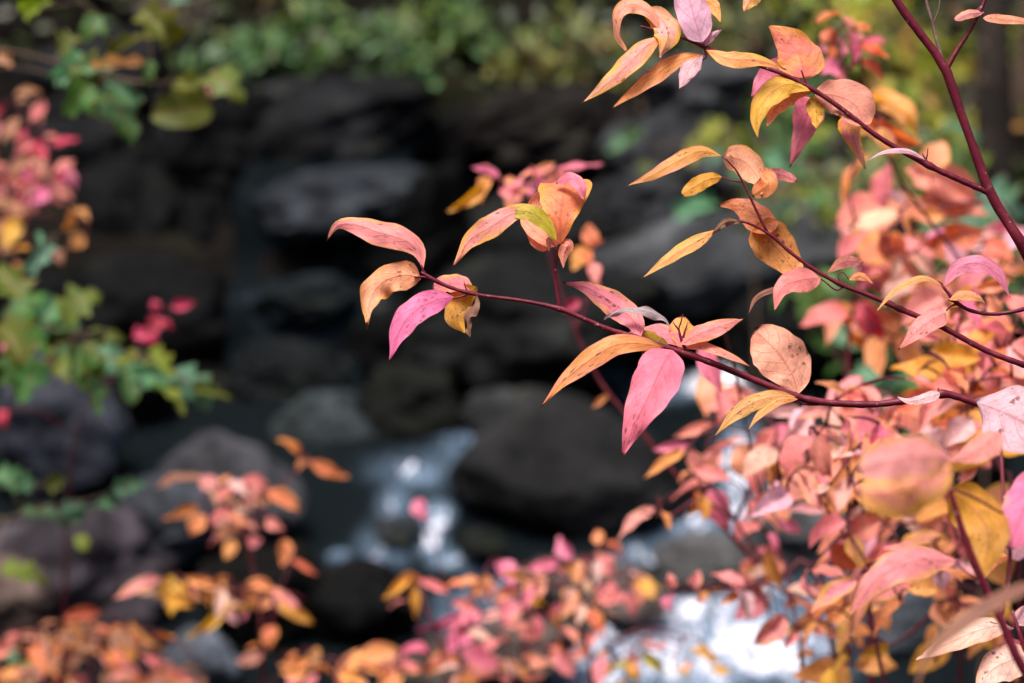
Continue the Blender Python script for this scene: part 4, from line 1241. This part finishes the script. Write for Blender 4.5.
green('teal-green sapling behind the right-hand dogwoods',
      [stems_to_ground(960, 190, 990, 5.0, 3, 1, [(985, 400), (970, 260)])],
      [(960, 210, 930, 245, 22, 'G'), (985, 190, 1010, 230, 22, 'G'), (955, 225, 985, 250, 18, 'G'), (940, 130, 975, 145, 12, 'G')],
      [(970, 210, 50, 50, 18, 32, 'GGgh'), (880, 360, 80, 40, 18, 34, 'Ggg'), (960, 420, 60, 40, 10, 34, 'Ggg')], 5.0, 45, dz=.2, face=.8, twig_r=.002)
# small crimson sprig
shrub('crimson_seedling', 'small crimson-leaved seedling in front of the black boulder at left', 'seedling', None,
      [stems_to_ground(160, 320, 40, 3.35, 3, .8, [(70, 480), (120, 370)])],
      [(155, 312, 152, 300, 8, 'D'), (172, 307, 196, 302, 7, 'D'), (160, 322, 172, 330, 8, 'D'), (155, 328, 145, 345, 10, 'D'), (145, 332, 132, 338, 9, 'D'), (162, 318, 150, 330, 9, 'D'), (8, 350, 0, 345, 9, 'P'), (30, 365, 20, 372, 8, 'D'),
       (10, 410, 5, 430, 9, 'D'), (60, 362, 40, 370, 8, 't'), (70, 372, 85, 378, 8, 't')], [], 3.35, 46, dz=.04)

# ------------------------------------------------------------------ undergrowth and trees on the far slope
def leaf_cloud(name, parent, centre, rad, n, size, mat, rnd, loc, squash=.7, kind=None, shell=.0):
    V, F = [], []
    cl = [Vector((rnd.gauss(0, .45), rnd.gauss(0, .45), rnd.gauss(0, .4))) for _ in range(max(3, n // 30))]
    for i in range(n):
        c = cl[i % len(cl)]
        p = c + Vector((rnd.gauss(0, .2), rnd.gauss(0, .2), rnd.gauss(0, .18)))
        p = Vector((p.x * rad[0], p.y * rad[1], p.z * rad[2])) + centre - loc
        s = size * rnd.uniform(.6, 1.3)
        nn = Vector((rnd.gauss(0, .5), rnd.gauss(0, .5) - .3, rnd.uniform(.2, 1))).normalized()
        a = nn.cross(Vector((rnd.gauss(0, 1), rnd.gauss(0, 1), .1))).normalized()
        b = nn.cross(a)
        k = len(V)
        for (x, y, z) in ((-1, 0, 0), (-.3, .55, .12), (.45, .45, .1), (1, 0, -.12), (.45, -.45, .1), (-.3, -.55, .12)):
            V.append(tuple(p + (a * x + b * y * .9 + nn * z) * s * .5))
        F.append((k, k + 1, k + 2, k + 3))
        F.append((k, k + 3, k + 4, k + 5))
    return mesh_obj(name, V, F, mat, parent, loc, smooth=False)


M_F = {
    'green': foliage_material('bush_green', [(.05, .12, .022), (.08, .19, .04), (.14, .19, .03), (.15, .27, .06), (.02, .04, .012)]),
    'teal': foliage_material('bush_teal', [(.035, .10, .025), (.08, .20, .065), (.07, .11, .02), (.13, .26, .09), (.015, .03, .012)]),
    'yellow': foliage_material('bush_yellow', [(.42, .44, .04), (.28, .36, .04), (.6, .54, .06), (.10, .15, .03), (.5, .26, .07)]),
    'brown': foliage_material('bush_brown', [(.05, .035, .02), (.09, .055, .03), (.04, .045, .018), (.03, .022, .015), (.06, .07, .03)]),
    'olive': foliage_material('bush_olive', [(.15, .18, .04), (.10, .13, .03), (.22, .22, .05), (.04, .05, .02), (.2, .11, .05)]),
}
M_F['ground'] = foliage_material('cover_leaves', [(.02, .04, .015), (.035, .075, .02), (.05, .06, .02), (.02, .02, .012), (.07, .11, .035)])
BR_ = random.Random(99)
bushes = [
    (30, 30, 12.8, .5, 'brown', 'dark brown bush in the top left corner behind the green maple leaves'),
    (150, 40, 12.7, .5, 'brown', 'brownish bush at the top, right of the top left corner'),
    (235, 20, 13.0, .55, 'olive', 'dull olive bush at the top edge between the maple leaves and the teal bush'),
    (262, 62, 12.2, .34, 'teal', 'low teal bush on top of the broad dark grey boulder'),
    (330, 45, 12.5, .42, 'green', 'mid green bush above the broad dark grey boulder'),
    (390, 70, 12.2, .36, 'teal', 'blue-green bush hanging over the gap in the top boulders'),
    (400, 10, 13.4, .5, 'green', 'green bush at the top edge, left of centre'),
    (470, 40, 12.6, .42, 'green', 'green bush at top centre above the small black boulder'),
    (520, 12, 13.3, .45, 'teal', 'pale teal bush at the very top, centre'),
    (548, 62, 12.2, .34, 'olive', 'olive bush over the brownish low boulder'),
    (600, 20, 12.9, .46, 'green', 'green bush behind the topmost arched leaf'),
    (618, 70, 12.2, .30, 'olive', 'small yellowish bush left of the pale grey boulder'),
    (690, 20, 13.2, .5, 'yellow', 'yellow-green bush behind the pale lilac leaf'),
    (760, 50, 12.5, .42, 'olive', 'olive bush behind the large orange-yellow leaf'),
    (830, 30, 12.8, .5, 'yellow', 'yellow bush behind the pink leaves at the top right'),
    (900, 70, 12.2, .45, 'olive', 'olive bush seen through the fork of the red stem'),
    (895, 20, 12.9, .42, 'yellow', 'bright yellow-green bush at the top edge left of the thick red stem'),
    (960, 80, 11.8, .45, 'yellow', 'yellow-green bush just left of the dark tree trunk'),
    (1010, 30, 12.4, .5, 'olive', 'olive bush in the top right corner between the trunks'),
    (940, 150, 11.2, .40, 'yellow', 'yellowish bush under the fork, behind the salmon leaves'),
    (1000, 190, 10.6, .42, 'green', 'green bush low at the right edge by the dark trunk'),
    (820, 200, 10.4, .38, 'olive', 'mossy olive bush among the rocks behind the oval leaves'),
    (870, 130, 11.4, .36, 'brown', 'brown bush behind the orange leaf next to the red stem'),
    (770, 120, 11.6, .34, 'green', 'green bush beside the mid grey boulder'),
    (955, 290, 9.2, .42, 'green', 'green bush behind the magenta arched leaf at the right edge'),
    (560, -30, 13.8, .6, 'green', 'taller green bush rising past the top edge, right of centre'),
    (340, -30, 13.8, .6, 'olive', 'taller olive bush rising past the top edge, left of centre'),
    (120, -20, 13.6, .6, 'brown', 'taller brown bush rising past the top edge at left'),
    (800, -30, 13.8, .6, 'yellow', 'taller yellow bush rising past the top edge at right'),
    (960, -20, 13.6, .6, 'olive', 'taller olive bush rising past the top edge at far right'),
]
for (px, py, y, r, kind, lab) in bushes:
    c = PY(px, py, y)
    g = Vector((c.x, c.y + .1, ground(c.x, c.y + .1) - .02))
    t = empty('bush', g)
    tag(t, lab, 'bush', 'bushes on the far slope')
    leaf_cloud('foliage', t, c, (r, r * .8, r * .62), 330, .105, M_F[kind], BR_, g)
    V, F = [], []
    for k in range(4):
        e = c + Vector((BR_.uniform(-.5, .5) * r, BR_.uniform(-.3, .3) * r, BR_.uniform(-.1, .4) * r))
        tube(V, F, catmull([Vector((0, 0, 0)), (e - g) * .5 + Vector((0, 0, .05)), e - g], 6), [.009 - .001 * i for i in range(7)], 5)
    mesh_obj('stem', V, F, M_BROWN, t, g)

# ground cover that nobody could count
rc = random.Random(5)
V, F = [], []
for i in range(14000):
    x, y = rc.uniform(-6.5, 6.5), rc.uniform(11.9, 22)
    z = ground(x, y) + rc.uniform(0, .22)
    s = .045 * rc.uniform(.6, 1.6)
    nn = Vector((rc.gauss(0, .5), rc.gauss(0, .5) - .3, 1)).normalized()
    a = nn.cross(Vector((rc.gauss(0, 1), rc.gauss(0, 1), .1))).normalized()
    b = nn.cross(a)
    k = len(V)
    p = Vector((x, y, z))
    for (u, v) in ((-1, 0), (0, .6), (1, 0), (0, -.6)):
        V.append(tuple(p + (a * u + b * v) * s))
    F.append((k, k + 1, k + 2, k + 3))
o = mesh_obj('ground_cover', V, F, M_F['ground'], smooth=False)
tag(o, 'low leafy ground cover spread over the far slope', 'ground cover', kind='stuff')
# fallen leaves on the near bank and at the water's edge
V, F = [], []
for i in range(5000):
    x, y = rc.uniform(-4, 4), rc.uniform(.5, 6.6)
    z = ground(x, y) + .012 + rc.uniform(0, .02)
    if z < G(y) + .01: continue
    s = .035 * rc.uniform(.6, 1.4)
    nn = Vector((rc.gauss(0, .35), rc.gauss(0, .35), 1)).normalized()
    a = nn.cross(Vector((rc.gauss(0, 1), rc.gauss(0, 1), .1))).normalized()
    b = nn.cross(a)
    k = len(V)
    p = Vector((x, y, z))
    for (u, v) in ((-1, 0), (0, .5), (1, 0), (0, -.5)):
        V.append(tuple(p + (a * u + b * v) * s))
    F.append((k, k + 1, k + 2, k + 3))
M_LIT = foliage_material('leaf_litter', [(.35, .13, .06), (.45, .16, .13), (.28, .15, .05), (.14, .07, .04), (.4, .22, .06)], .2)
o = mesh_obj('fallen_leaves', V, F, M_LIT, smooth=False)
tag(o, 'fallen brown and pink leaves on the near bank', 'leaf litter', kind='stuff')

TR = random.Random(31)


def tree(px, y, r, mat, label, lean=0.0, h=9.0, crown='olive'):
    c = PY(px, 60, y)
    g = Vector((c.x, y, ground(c.x, y) - .1))
    t = empty('tree', g)
    tag(t, label, 'tree', 'trees on the far slope')
    V, F = [], []
    pts = [Vector((0, 0, 0))]
    n = 7
    for i in range(1, n + 1):
        pts.append(Vector((lean * i / n * h + TR.uniform(-.06, .06), TR.uniform(-.06, .06), h * i / n)))
    cs = catmull(pts, 30)
    tube(V, F, cs, [r * (1.25 if i == 0 else 1) * (1 - .75 * i / 30) * (1 + .06 * math.sin(i * 1.3)) for i in range(31)], 14)
    ends = []
    for k in range(9):
        i = 13 + k * 2 - (k % 2)
        a = k * 2.4
        L = 1.9 - k * .12
        e = cs[min(i, 30)] + Vector((math.cos(a) * L, math.sin(a) * L, .7))
        mid = cs[min(i, 30)].lerp(e, .5) + Vector((0, 0, .1))
        tube(V, F, catmull([cs[min(i, 30)], mid, e], 8), [r * .3 * (1 - .09 * q) for q in range(9)], 7)
        ends.append(e)
    mesh_obj('trunk', V, F, mat, t, g)
    top = g + Vector((lean * h * .85, 0, h * .78))
    leaf_cloud('crown', t, top, (2.0, 2.0, 2.0), 1300, .16, M_F[crown], TR, g)


tree(1003, 10.4, .085, M_TRUNK, 'dark slender tree near the right edge, its trunk running past the top', .0, 7.5, 'green')
tree(1024, 11.4, .06, M_TRUNK2, 'tan-barked tree at the far right edge beside the dark one', .0, 8.5, 'yellow')
tree(945, 12.6, .06, M_TRUNK, 'thin dark tree behind the fork of the red stem', .02, 7.5, 'olive')
for px, y, r, cr, lab in ((300, 15.5, .14, 'green', 'unseen tree rising behind the mid green bush, crown above the picture'), (520, 16.5, .16, 'olive', 'unseen tree behind the pale teal bush, crown above the picture'),
                          (740, 15.2, .13, 'yellow', 'unseen tree behind the yellow-green bush, crown above the picture'), (80, 14.5, .15, 'brown', 'unseen tree above the top left corner behind the brown bush'),
                          (-150, 13.0, .16, 'green', 'unseen tree left of the picture on the far slope'), (1250, 13.5, .16, 'green', 'unseen tree right of the picture on the far slope')):
    tree(px, y, r, M_TRUNK, lab, .01, 8.0, cr)  # unseen trees, added so the stream reflects dark woods
